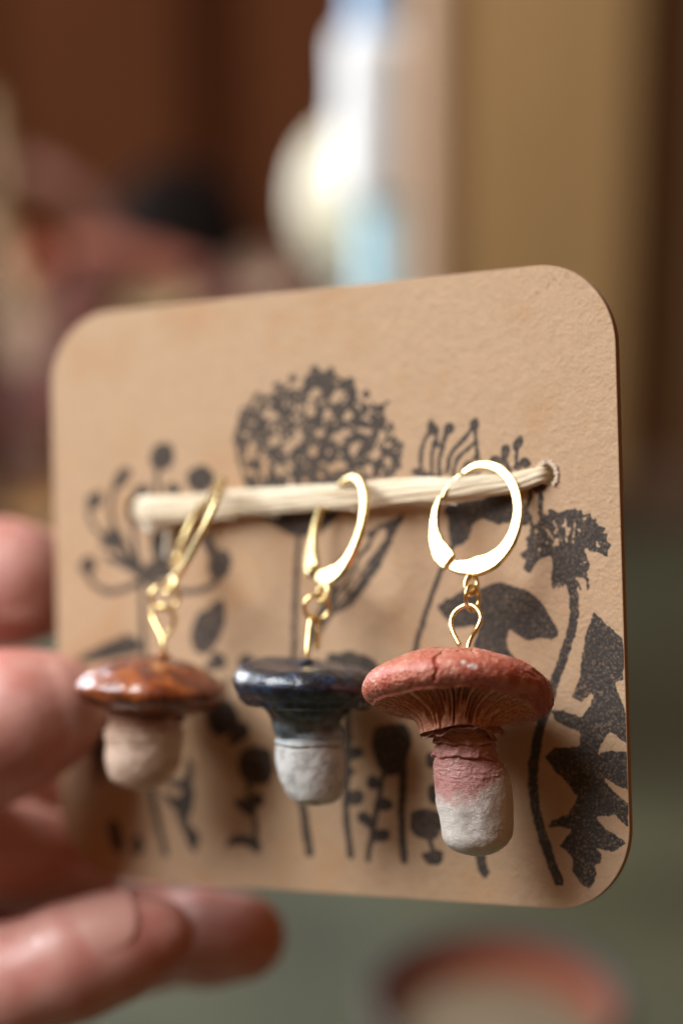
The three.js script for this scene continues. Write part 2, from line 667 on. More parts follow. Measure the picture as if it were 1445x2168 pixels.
  for (let y = 0; y < 1024; y++) for (let x = 0; x < 1024; x++) {
    const u = x / 1024, v = y / 1024;
    const n = clamp(128 + 120 * fbm(u * 70, v * 62, 6.1, 3) + 80 * fbm(u * 190, v * 170, 2.1, 2) + 9 * clamp(fib[(y << 10) | x], -4, 4), 0, 255), o = (y * 1024 + x) * 4;
    bump[o] = bump[o + 1] = bump[o + 2] = n; bump[o + 3] = 255;
  }
  const ct = new THREE.DataTexture(col, TW, TH), bt = new THREE.DataTexture(bump, 1024, 1024);
  for (const t of [ct, bt]) { t.magFilter = t.minFilter = THREE.LinearFilter; t.needsUpdate = true; }
  ct.colorSpace = THREE.SRGBColorSpace;
  const paper = new THREE.MeshPhysicalMaterial({ map: ct, bumpMap: bt, bumpScale: 0.00013, roughness: 0.78 });
  const edgeM = new THREE.MeshStandardMaterial({ color: lin(0.40, 0.26, 0.16), roughness: 0.9 });
  const s = new THREE.Shape(), w = CW / 2, h = CH / 2, r = 10;
  s.moveTo(-w + r, -h); s.lineTo(w - r, -h); s.absarc(w - r, -h + r, r, -Math.PI / 2, 0); s.lineTo(w, h - r); s.absarc(w - r, h - r, r, 0, Math.PI / 2);
  s.lineTo(-w + r, h); s.absarc(-w + r, h - r, r, Math.PI / 2, Math.PI); s.lineTo(-w, -h + r); s.absarc(-w + r, -h + r, r, Math.PI, Math.PI * 1.5);
  for (const H of [HOLE_L, HOLE_R]) { const p = new THREE.Path(); p.absellipse(H.x, H.y, H === HOLE_L ? 1.3 : 1.1, H === HOLE_L ? 1.7 : 1.35, 0, Math.PI * 2); s.holes.push(p); }
  const geo = new THREE.ExtrudeGeometry(s, { depth: CT - 0.16, bevelEnabled: true, bevelThickness: 0.08, bevelSize: 0.08, bevelOffset: -0.08, bevelSegments: 2, curveSegments: 40 });
  geo.translate(0, 0, -CT + 0.08);
  const P = geo.attributes.position, uv = geo.attributes.uv;
  for (let i = 0; i < P.count; i++) uv.setXY(i, P.getX(i) / CW + 0.5, P.getY(i) / CH + 0.5);
  geo.scale(0.001, 0.001, 0.001);
  mesh('card_sheet', geo, [paper, edgeM], card);
  // the frayed paper ring round the right hole
  const fray = [];
  for (let i = 0; i < 26; i++) {
    const a = -0.9 + i / 26 * 4.6, rad = rr(1.15, 1.35), q = new THREE.BoxGeometry(rr(0.3, 0.6), rr(0.2, 0.4), rr(0.15, 0.35));
    q.rotateX(rr(-0.5, 0.5)); q.rotateZ(a + rr(-0.4, 0.4)); q.translate(HOLE_R.x + Math.cos(a) * rad, HOLE_R.y + Math.sin(a) * rad * 1.15, 0.12); fray.push(q);
  }
  mesh('torn_rim', mergeGeometries(fray).scale(0.001, 0.001, 0.001), new THREE.MeshStandardMaterial({ color: lin(0.62, 0.50, 0.38), roughness: 0.9 }), card);
}

// ---------- the raffia twine ----------
const TWINE = [[286, 1082, -0.9, 26], [299, 1080, 1.0, 56], [318, 1081, 2.1, 66], [350, 1080, 1.9, 63], [400, 1076, 1.6, 60], [500, 1066, 1.5, 58], [640, 1057, 1.6, 55], [740, 1051, 1.7, 58], [830, 1042, 2.0, 57], [900, 1038, 2.5, 57], [945, 1036, 2.75, 55], [1010, 1030, 2.0, 51], [1080, 1023, 1.2, 46], [1120, 1014, 0.9, 40], [1148, 1006, 0.5, 35], [1160, 1003, -0.9, 26]];
{
  const t = thing('raffia_twine', onCard(300, 1080, 0), cardQ), inv = inverseOf(t);
  tag(t, 'cream twisted raffia strand threaded through two holes across the card', 'twine');
  const pts = TWINE.map(([x, y, l]) => onCard(x, y, l).applyMatrix4(inv)), curve = new THREE.CatmullRomCurve3(pts, false, 'centripetal');
  const wid = TWINE.map(([x, y, l, w]) => w / scaleAt(depthOf(onCard(x, y, l))) / 2000);
  const NS = 420, NR = 160, pos = [], col = [], idx = [];
  const strand = [...Array(9)].map(() => [rr(0.8, 1.15), rnd()]);
  const UP = V(0, 1, 0), W = V(0, 0, 1);
  for (let i = 0; i <= NS; i++) {
    const s = i / NS, c = curve.getPointAt(s), tan = curve.getTangentAt(s), ti = curve.getUtoTmapping(s) * (pts.length - 1), i0 = Math.min(Math.floor(ti), pts.length - 2);
    const w = lerp(wid[i0], wid[i0 + 1], ti - i0);
    const b = UP.clone().addScaledVector(tan, -UP.dot(tan)).normalize(), n = tan.clone().cross(b);
    const end = sstep(s, 0, 0.02);
    for (let j = 0; j < NR; j++) {
      const a = j / NR * Math.PI * 2, ph = (a + 2.3 * s + 0.35 * Math.sin(7 * s) + 0.5 * fbm(s * 6, Math.cos(a), Math.sin(a), 2)) / (Math.PI * 2) * 9, kk = ((Math.floor(ph) % 9) + 9) % 9, fr = ph - Math.floor(ph);
      const lobe = Math.pow(Math.abs(Math.sin(Math.PI * fr)), 0.55);
      const fold = fbm(s * 8, Math.cos(a) * 1.6, Math.sin(a) * 1.6 + kk * 3.3, 3);
      const fine = fbm(s * 30, ph * 3.5, 4.4, 2);
      const r = w * (0.84 + 0.13 * lobe * strand[kk][0] + 0.2 * fold + 0.05 * fine + 0.03 * fbm(s * 12, ph * 9, 3.3, 2));
      const p = c.clone().addScaledVector(b, Math.cos(a) * r).addScaledVector(n, Math.sin(a) * r * 0.52);
      pos.push(p.x, p.y, p.z);
      const tan1 = sstep(fbm(s * 5, ph * 2.2, 7.7 + kk * 2.1, 3), 0.0, 0.35), line = 1 - lobe;
      const m = 0.92 + 0.16 * strand[kk][1] + 0.2 * fine;
      col.push(lerp(0.74, 0.44, 0.75 * tan1 + 0.25 * line) * m, lerp(0.64, 0.28, 0.75 * tan1 + 0.25 * line) * m, lerp(0.47, 0.12, 0.75 * tan1 + 0.25 * line) * m);
    }
  }
  for (let i = 0; i < NS; i++) for (let j = 0; j < NR; j++) { const a = i * NR + j, b = i * NR + (j + 1) % NR; idx.push(a, b, a + NR, b, b + NR, a + NR); }
  const geo = new THREE.BufferGeometry(); geo.setAttribute('position', new THREE.Float32BufferAttribute(pos, 3)); geo.setAttribute('color', new THREE.Float32BufferAttribute(col, 3)); geo.setIndex(idx); geo.computeVertexNormals();
  const raf = new THREE.MeshPhysicalMaterial({ vertexColors: true, roughness: 0.62 });
  mesh('twisted_strand', geo, raf, t);
  const hairs = [];
  for (let i = 0; i < 9; i++) {
    const s0 = rr(0.04, 0.85), L = rr(0.04, 0.13), up = i % 2 ? 1 : -1, hp = [];
    for (let q = 0; q <= 4; q++) { const c = curve.getPointAt(Math.min(0.97, s0 + L * q / 4)), k = q / 4; hp.push(c.add(V(0, up * (0.0011 + rr(0.0002, 0.0006) * k + 0.0004 * k * k), 0.0007 + rr(0, 0.0003)))); }
    hairs.push(new THREE.TubeGeometry(new THREE.CatmullRomCurve3(hp), 30, rr(0.00004, 0.00008), 6));
  }
  mesh('loose_fibres', mergeGeometries(hairs), new THREE.MeshPhysicalMaterial({ color: lin(0.70, 0.60, 0.44), roughness: 0.6 }), t);
  // the loose tail that hangs behind the left end
  const tailPts = [[356, 1095, 1.0], [356, 1120, 1.1], [355, 1150, 0.9], [354, 1180, 0.6]].map((q) => onCard(...q).applyMatrix4(inv));
  const tail = new THREE.TubeGeometry(new THREE.CatmullRomCurve3(tailPts), 24, 0.00042, 10);
  const plainRaf = new THREE.MeshPhysicalMaterial({ color: lin(0.72, 0.65, 0.53), roughness: 0.62 });
  mesh('loose_tail', tail, plainRaf, t);
  const knob = new THREE.SphereGeometry(1, 28, 20), kp = knob.attributes.position;
  for (let i = 0; i < kp.count; i++) { const v = V(kp.getX(i), kp.getY(i), kp.getZ(i)); v.multiplyScalar(1 + 0.25 * fbm(v.x * 1.6, v.y * 1.6, v.z * 1.6, 3)); kp.setXYZ(i, v.x * 0.0017, v.y * 0.0014, v.z * 0.0011); }
  knob.computeVertexNormals(); const kc = onCard(326, 1110, 1.3).applyMatrix4(inv); knob.translate(kc.x, kc.y, kc.z);
  mesh('folded_end', knob, plainRaf, t);
}

// ---------- the mushroom earrings ----------
const gold = new THREE.MeshPhysicalMaterial({ color: lin(0.93, 0.76, 0.38), metalness: 1, roughness: 0.27 });
const goldWire = new THREE.MeshPhysicalMaterial({ color: lin(0.92, 0.72, 0.33), metalness: 1, roughness: 0.22 });

// a flat band that follows points of [x, y, width] in millimetres, with bevelled edges
function band(list, thick, from = 0) {
  const c = new THREE.CatmullRomCurve3(list.map(([x, y]) => V(x, y, 0)), false, 'centripetal'), L = [], Rr = [], N = 90;
  for (let i = 0; i <= N; i++) {
    const u = i / N, p = c.getPoint(u), t = c.getTangent(u), k = u * (list.length - 1), k0 = Math.min(Math.floor(k), list.length - 2);
    const f = k - k0, w = lerp(list[k0][2], list[k0 + 1][2], f * f * (3 - 2 * f)) / 2;
    L.push([p.x - t.y * w, p.y + t.x * w]); Rr.push([p.x + t.y * w, p.y - t.x * w]);
  }
  const s = new THREE.Shape(); [...L, ...Rr.reverse()].forEach(([x, y], i) => (i ? s.lineTo(x, y) : s.moveTo(x, y)));
  const g = new THREE.ExtrudeGeometry(s, { depth: thick - 0.44, bevelEnabled: true, bevelThickness: 0.22, bevelSize: 0.24, bevelOffset: -0.24, bevelSegments: 5, steps: 1 });
  g.translate(0, 0, -thick / 2 + 0.22 + from);
  return g;
}
// hook: millimetres, origin at the small hole below the hoop, x to the free side, y up
const HB = [[-2.9, 13.55, 0.8], [-1.2, 14.3, 0.95], [0.9, 14.35, 1.15], [3.2, 13.5, 1.35], [5.2, 11.5, 1.5], [6.15, 8.9, 1.6], [5.9, 6.2, 1.8], [4.7, 4.1, 2.1], [2.9, 2.75, 2.5], [0.9, 2.2, 2.7], [-1.3, 2.05, 2.0], [-3.0, 2.35, 1.6], [-4.1, 3.0, 1.0]];
const LB = [[-5.75, 10.6, 0.5], [-6.3, 8.8, 0.9], [-6.25, 6.9, 1.3], [-5.7, 5.1, 2.0], [-4.7, 3.7, 2.6], [-3.75, 2.9, 2.5], [-3.35, 2.55, 2.2]];
function hook(parent, loop, top, yaw, wide) {
  const holder = new THREE.Group();
  const y = top.clone().sub(loop).normalize(), n = V(Math.sin(yaw), 0.0, Math.cos(yaw)).applyQuaternion(camQ);
  const x = y.clone().cross(n).normalize(), z = x.clone().cross(y);
  const m = new THREE.Matrix4().makeBasis(x, y, z).setPosition(loop), s = top.distanceTo(loop) / 14.35;
  m.multiply(new THREE.Matrix4().makeScale(s * wide, s, s)); m.premultiply(inverseOf(parent));
  const hoop = band(HB.map(([x, y, w]) => [x, y, w * 0.86]), 0.75), lobe = new THREE.TorusGeometry(0.85, 0.36, 14, 40);
  lobe.rotateY(0.35); lobe.scale(0.95, 1.2, 1);
  const neck = band([[0.1, 2.6, 2.2], [0, 1.5, 1.5], [0, 0.95, 1.0]], 0.7);
  const h = mesh('hoop', mergeGeometries([hoop, neck, lobe.toNonIndexed()]).applyMatrix4(m), gold, parent);
  const latch = band(LB, 0.8, 0.55), backWire = new THREE.TubeGeometry(new THREE.CatmullRomCurve3([V(-5.75, 10.6, 0.1), V(-5.3, 11.6, 0), V(-4.5, 12.6, -0.1), V(-3.3, 13.4, -0.1)]), 24, 0.33, 10);
  mesh('latch', latch.applyMatrix4(m), gold, h);
  const pin = new THREE.CylinderGeometry(0.32, 0.32, 1.15, 18); pin.rotateX(Math.PI / 2); pin.translate(-4.05, 3.2, 0.55);
  mesh('latch_pin', pin.applyMatrix4(m), goldWire, h);
  mesh('latch_wire', backWire.applyMatrix4(m), gold, h);
}
function ring(parent, name, centre, rx, ry, yaw, roll, wire) {
  const g = new THREE.TorusGeometry(rx, wire, 16, 56); g.scale(1, ry / rx, 1);
  // the cut where the ring was opened
  g.rotateZ(roll); g.rotateY(yaw); g.scale(0.001, 0.001, 0.001); g.applyQuaternion(camQ);
  g.translate(centre.x, centre.y, centre.z); g.applyMatrix4(inverseOf(parent));
  return mesh(name, g, goldWire, parent);
}
function wireLoop(parent, list, r) {
  const inv = inverseOf(parent), c = new THREE.CatmullRomCurve3(list.map((q) => onCard(...q).applyMatrix4(inv)), false, 'centripetal');
  const g = new THREE.TubeGeometry(c, 90, r, 14), cap = new THREE.SphereGeometry(r, 14, 10), p = c.getPoint(0); cap.translate(p.x, p.y, p.z);
  return mesh('eye_pin', mergeGeometries([g, cap]), goldWire, parent);
}
function glue(parent, px, py, lift, r, mat) {
  const c = onCard(px, py, lift).applyMatrix4(inverseOf(parent)), g = new THREE.SphereGeometry(r, 28, 18), P = g.attributes.position;
  for (let i = 0; i < P.count; i++) { const v = V().fromBufferAttribute(P, i), m = 1 + 0.3 * fbm(v.x * 1500, v.y * 1500, v.z * 1500, 2); P.setXYZ(i, v.x * m * 1.2, v.y * m * 0.55, v.z * m * 1.2); }
  g.computeVertexNormals(); g.translate(c.x, c.y, c.z); return mesh('glue_dot', g, mat, parent);
}
// a turned surface: profile [radius, height] in millimetres from the top down, moved by shape(angle, t, point, radius)
function turned(profile, na, nt, shape, paint) {
  const c = new THREE.CatmullRomCurve3(profile.map(([r, y]) => V(r, y, 0)), false, 'centripetal'), pos = [], col = [], uv = [], idx = [];
  const pr = [...Array(nt + 1)].map((_, i) => c.getPointAt(i / nt));
  for (let i = 0; i <= nt; i++) for (let j = 0; j <= na; j++) {
    const t = i / nt, a = j / na * Math.PI * 2, q = pr[i], q2 = pr[Math.min(i + 1, nt)], q1 = pr[Math.max(i - 1, 0)];
    let nx = -(q2.y - q1.y), ny = q2.x - q1.x; const l = Math.hypot(nx, ny) || 1; nx /= l; ny /= l;
    const d = shape(j === na ? 0 : a, t, Math.max(q.x, 0), q.y);           // [push along the normal, dx, dy, dz]
    const r = Math.max(q.x, 0) + nx * d[0] * (q.x > 0.05 ? 1 : 0), y = q.y + ny * d[0];
    const p = V(Math.sin(a) * r + d[1], y + d[2], Math.cos(a) * r + d[3]);
    pos.push(p.x, p.y, p.z); uv.push(a * 0.8, t * 2.2);
    const k = paint(p, j === na ? 0 : a, t, d[0], q); col.push(k[0], k[1], k[2]);
  }
  for (let i = 0; i < nt; i++) for (let j = 0; j < na; j++) { const a = i * (na + 1) + j, b = a + na + 1; idx.push(a, b, a + 1, a + 1, b, b + 1); }
  const g = new THREE.BufferGeometry();
  g.setAttribute('position', new THREE.Float32BufferAttribute(pos, 3)); g.setAttribute('color', new THREE.Float32BufferAttribute(col, 3)); g.setAttribute('uv', new THREE.Float32BufferAttribute(uv, 2));
  g.setIndex(idx); g.computeVertexNormals();
  const N = g.attributes.normal;                                           // close the seam
  for (let i = 0; i <= nt; i++) { const a = i * (na + 1), b = a + na, n = V(N.getX(a) + N.getX(b), N.getY(a) + N.getY(b), N.getZ(a) + N.getZ(b)).normalize(); N.setXYZ(a, n.x, n.y, n.z); N.setXYZ(b, n.x, n.y, n.z); }
  return g;
}
// a stalk from rows of [y, centre x, half width] in photo pixels relative to an origin
function stalk(rows, s, na, nt, shape, paint) {
  const prof = [], n = rows.length;
  const c = new THREE.CatmullRomCurve3(rows.map(([y, x, w]) => V(x / s, -y / s, w / s)), false, 'centripetal');
  const g = turned([[1, 0], [1, 1]], na, nt, (a, t) => [0, 0, 0, 0], () => [1, 1, 1]);
  const P = g.attributes.position, C = g.attributes.color, U = g.attributes.uv;
  for (let i = 0; i <= nt; i++) {
    const t = i / nt, q = c.getPointAt(t);
    for (let j = 0; j <= na; j++) {
      const a = j === na ? 0 : j / na * Math.PI * 2, k = i * (na + 1) + j, d = shape(a, t, q), r = Math.max(0, q.z) + (q.z > 0.2 ? d : d * q.z * 5);
      const p = V(q.x + Math.sin(a) * r, q.y, Math.cos(a) * r * 0.94);
      P.setXYZ(k, p.x, p.y, p.z); U.setXY(k, (j / na) * 6, -q.y * 0.45);
      const kc = paint(p, a, t, d); C.setXYZ(k, kc[0], kc[1], kc[2]);
    }
  }
  g.computeVertexNormals();
  const N = g.attributes.normal;
  for (let i = 0; i <= nt; i++) { const a = i * (na + 1), b = a + na, m = V(N.getX(a) + N.getX(b), N.getY(a) + N.getY(b), N.getZ(a) + N.getZ(b)).normalize(); N.setXYZ(a, m.x, m.y, m.z); N.setXYZ(b, m.x, m.y, m.z); }
  return g;
}
const mix3 = (a, b, t) => [lerp(a[0], b[0], t), lerp(a[1], b[1], t), lerp(a[2], b[2], t)];
const wrapd = (d) => { d = d % (Math.PI * 2); if (d > Math.PI) d -= Math.PI * 2; if (d < -Math.PI) d += Math.PI * 2; return d; };
const GROUP = 'mushroom earrings hanging from the raffia strand';

// --- the coral pink one, in focus ---
{
  const O = onCard(968, 1460, 11.2), s = scaleAt(depthOf(O));
  const e = thing('mushroom_earring', onCard(1008, 1812, 11.2), camQ), inv = inverseOf(e);
  tag(e, 'coral pink gilled clay mushroom earring, rightmost on the card, on a gold leverback hoop', 'earring', GROUP);
  const place = (g, tilt, roll) => { g.rotateX(tilt); g.rotateZ(roll); g.scale(0.001, 0.001, 0.001); g.applyQuaternion(camQ); g.translate(O.x, O.y, O.z); return g.applyMatrix4(inv); };
  const gills = []; for (let i = 0; i < 86; i++) gills.push([i / 86 * Math.PI * 2 + rr(-0.03, 0.03), rr(0.45, 1), rr(0.015, 0.026), rr(0, 1), rr(0.85, 1)]);
  const flaps = [[0.55, 0.20], [0.95, 0.16], [0.78, 0.10], [1.25, 0.18]];
  const cracks = [[-0.30, 0.38, 0.66], [-0.05, 0.36, 0.44], [0.14, 0.33, 0.47]];
  const prof = [[0, 4.15], [1.5, 4.15], [3.2, 4.08], [5.2, 3.6], [7.4, 2.7], [9.4, 1.7], [10.45, 0.85], [10.85, -0.2], [10.6, -1.15], [9.9, -1.75], [9.0, -1.95], [7.4, -2.3], [5.9, -2.85], [4.9, -3.5], [4.3, -4.3], [4.0, -5.3]];
  const g = turned(prof, 1100, 300, (a, t, r, y) => {
    let d = 0.30 * fbm(Math.sin(a) * 1.3, Math.cos(a) * 1.3, t * 3, 3) * sstep(t, 0.1, 0.4);
    const x = Math.sin(a) * r, z = Math.cos(a) * r;
    d += 0.13 * fbm(x * 1.3, z * 1.3, y * 1.3, 5) + 0.055 * fbm(x * 4.2, z * 4.2, y * 4.2, 3);
    const right = sstep(Math.sin(a), 0.35, 0.85);
    // wrinkles dragged along the right side of the rim
    d += right * 0.42 * fbm(y * 2.6 + 0.3 * x, x * 0.55, z * 0.5, 4) * sstep(t, 0.25, 0.42) * (1 - sstep(t, 0.68, 0.8));
    const under = sstep(t, 0.68, 0.72);
    const edge = 0.695 + 0.022 * fbm(Math.sin(a) * 4, Math.cos(a) * 4, 6.6, 3);
    if (t > 0.62) {
      let cut = 0;
      for (const [ga, dep, w, t0, t1] of gills) {
        const off = wrapd(a - ga - 0.05 * fbm(t * 5, ga * 3, 2.2, 2)); const ww = w * (1.25 - 0.25 * t);
        if (Math.abs(off) < ww * 3) cut = Math.max(cut, dep * Math.exp(-(off * off) / (ww * ww)) * sstep(t, edge + 0.015 * t0, edge + 0.03 + 0.05 * t0) * (1 - sstep(t, t1 - 0.03, t1 + 0.02)));
      }
      d -= 1.15 * cut * under;
      d += 0.07 * fbm(a * 9, t * 3, 1.1, 3) * under;
      for (const [fa, fh] of flaps) { const off = wrapd(a - fa - 0.25 * (t - 0.8)); d += 1.6 * fh * Math.exp(-(off * off) / 0.006) * sstep(t, 0.68, 0.76) * (1 - sstep(t, 0.86, 0.95)); }
      d += 0.28 * sstep(t, edge - 0.02, edge) * (1 - sstep(t, edge, edge + 0.025));
    }
    for (const [ca, t0, t1] of cracks) { const off = wrapd(a - ca - 0.06 * fbm(t * 14, ca * 5, 3.3, 2)); d -= 0.45 * Math.exp(-(off * off) / 0.0003) * sstep(t, t0, t0 + 0.03) * (1 - sstep(t, t1 - 0.03, t1)); }
    return [d, 0, 0.35 * Math.sin(a * 2 + 1) * sstep(t, 0.2, 0.6) + 0.12 * Math.sin(3 * a) + 0.4 * Math.exp(-((x + 2.4) * (x + 2.4) + z * z) / 9) * (1 - sstep(t, 0.4, 0.5)), 0];
  }, (p, a, t, d) => {
    const n = fbm(p.x * 0.5, p.y * 0.5, p.z * 0.5, 4), f = fbm(p.x * 2.4, p.y * 2.4, p.z * 2.4, 3);
    let c = mix3([0.42, 0.095, 0.055], [0.54, 0.20, 0.13], sstep(n + 0.5 * f, -0.2, 0.35));
    const chalk = sstep(f + 0.5 * n, -0.15, 0.4) * (1 - sstep(t, 0.30, 0.52));
    c = mix3(c, [0.55, 0.33, 0.25], 0.75 * chalk);                                     // rubbed chalky patches on the crown
    c = mix3(c, mix3([0.52, 0.20, 0.11], [0.66, 0.34, 0.21], sstep(f, -0.2, 0.3)), sstep(t, 0.68, 0.73));
    const nick = (x, y, rx, ry) => 1 - sstep(Math.hypot((p.x - x) / rx, (p.y - y) / ry) + 0.5 * f, 0.75, 1.0);
    if (p.z > 0) c = mix3(c, [0.68, 0.58, 0.50], Math.max(nick(-0.15, 0.45, 0.36, 0.26), nick(0.9, 0.1, 0.6, 0.33)));   // two bare nicks
    return c;
  });
  const clay = new THREE.MeshPhysicalMaterial({ vertexColors: true, roughness: 0.5, bumpMap: cloneTex(clayTex, 1.2), bumpScale: 0.00022, clearcoat: 0.35, clearcoatRoughness: 0.3 });
  mesh('cap', place(g, -18 * Math.PI / 180, -4 * Math.PI / 180), clay, e);
  const z3 = 3.141, rows = [[175, 34, 190], [255, 40, 202], [320, 50, 200], [370, 52, 203], [435, 53, 208], [490, 66, 226], [545, 83, 244], [655, 103, 257], [755, 114, 257], [835, 124, 247], [910, 129, 240], [975, 127, 232], [1022, 125, 208], [1058, 125, 168], [1088, 129, 105], [1102, 132, 50], [1104, 132, 0]].map((q) => [q[0] / z3, q[1] / z3, q[2] / z3]);
  const sg = stalk(rows, s, 420, 300, (a, t, q) => {
    const x = Math.sin(a) * q.z, z = Math.cos(a) * q.z, y = q.y;
    let d = 0.20 * fbm(x * 0.35, y * 0.2, z * 0.35, 2) + 0.08 * fbm(x * 1.3, y * 1.3, z * 1.3, 4);
    const up = 1 - sstep(t, 0.30, 0.5);
    d += up * (0.22 * fbm(x * 0.8, y * 2.6, z * 0.8, 3) + 0.12 * fbm(x * 2.4, y * 2.4, z * 2.4, 4));
    for (const [y0, h, wob] of [[-5.9, 0.4, 0.6], [-7.5, 0.36, 1.0]]) { const yy = y - y0 - wob * fbm(Math.sin(a) * 1.5, Math.cos(a) * 1.5, y0, 3); d += h * (sstep(yy, -0.06, 0.04) * (1 - sstep(yy, 0.1, 0.9))) * sstep(fbm(a * 1.5, y0 * 2, 9.4, 2), -0.3, 0.1); d -= 0.36 * Math.exp(-(yy + 0.12) * (yy + 0.12) / 0.014) * sstep(fbm(a * 2, y0, 4.4, 2), -0.25, 0.1); }
    d -= 0.10 * Math.exp(-Math.pow(wrapd(a + 0.9 + 0.05 * y) / 0.2, 2)) * sstep(-y, 9, 12);
    return d;
  }, (p, a, t) => {
    const n = fbm(p.x * 0.55, p.y * 0.4, p.z * 0.55, 4), f = fbm(p.x * 2.2, p.y * 2.2, p.z * 2.2, 3);
    const line = -12.1 - 0.35 * p.x * sstep(p.x, 1, 5) * -1.6 + 2.2 * n + 0.7 * f;
    const pink = sstep(p.y + 0.5 * f, line - 1.1, line + 1.2);
    let c = mix3([0.80, 0.74, 0.67], [0.72, 0.64, 0.56], sstep(n, -0.1, 0.4));
    c = mix3(c, mix3([0.60, 0.27, 0.24], [0.50, 0.17, 0.15], sstep(n + f, -0.2, 0.4)), pink * 0.92);
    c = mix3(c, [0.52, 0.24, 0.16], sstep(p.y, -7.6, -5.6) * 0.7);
    if (fbm(p.x * 5, p.y * 5, p.z * 5, 2) > 0.52) c = mix3(c, [0.25, 0.18, 0.14], 0.7);
    return c;
  });
  const glossMap = cloneTex(clayTex, 0.5);
  mesh('stalk', place(sg, 0, 0), new THREE.MeshPhysicalMaterial({ vertexColors: true, roughness: 0.55, bumpMap: cloneTex(clayTex, 1.1), bumpScale: 0.00022, clearcoat: 0.6, clearcoatMap: glossMap, clearcoatRoughness: 0.22 }), e);
  // ragged skirt where cap and stalk meet
  const ragged = turned([[4.0, -3.4], [4.15, -3.9], [4.4, -4.4], [4.75, -4.9], [4.6, -4.98], [4.15, -4.4], [3.8, -3.8]], 360, 40, (a, t) => {
    const n = fbm(Math.sin(a) * 2.2, Math.cos(a) * 2.2, 3.9, 4), low = sstep(t, 0.1, 0.5) * (1 - sstep(t, 0.75, 1));
    return [0.1 * fbm(a * 6, t * 4, 1.2, 2), 0.58 + low * n * 0.3, low * (1.1 * n - 0.5 * Math.exp(-Math.pow(wrapd(a + 1.25) / 0.25, 2)) + 0.5 * Math.exp(-Math.pow(wrapd(a - 0.1) / 0.5, 2))), 0];
  }, (p, a, t) => mix3([0.46, 0.17, 0.12], [0.58, 0.30, 0.23], sstep(fbm(p.x, p.y, p.z, 3), -0.2, 0.3)));
  mesh('veil_ring', place(ragged, -3 * Math.PI / 180, 0), clay, e);
  hook(e, onCard(997, 1238, 7.0), onCard(1020, 987, 1.7), -24 * Math.PI / 180, 0.78);
  ring(e, 'jump_ring', onCard(999, 1266, 7.6), 1.12, 1.42, 0.75, 0.1, 0.24);
  wireLoop(e, [[971, 1364, 10.4], [958, 1338, 9.8], [954, 1319, 9.2], [961, 1298, 8.8], [979, 1284, 8.4], [998, 1282, 8.2], [1013, 1295, 8.3], [1017, 1310, 8.6], [1009, 1331, 9.2], [996, 1352, 10.3], [990, 1373, 11.0], [989, 1400, 11.2]], 0.00029);
  glue(e, 990, 1381, 11.2, 0.0007, std(0.50, 0.26, 0.21, 0.3));
}

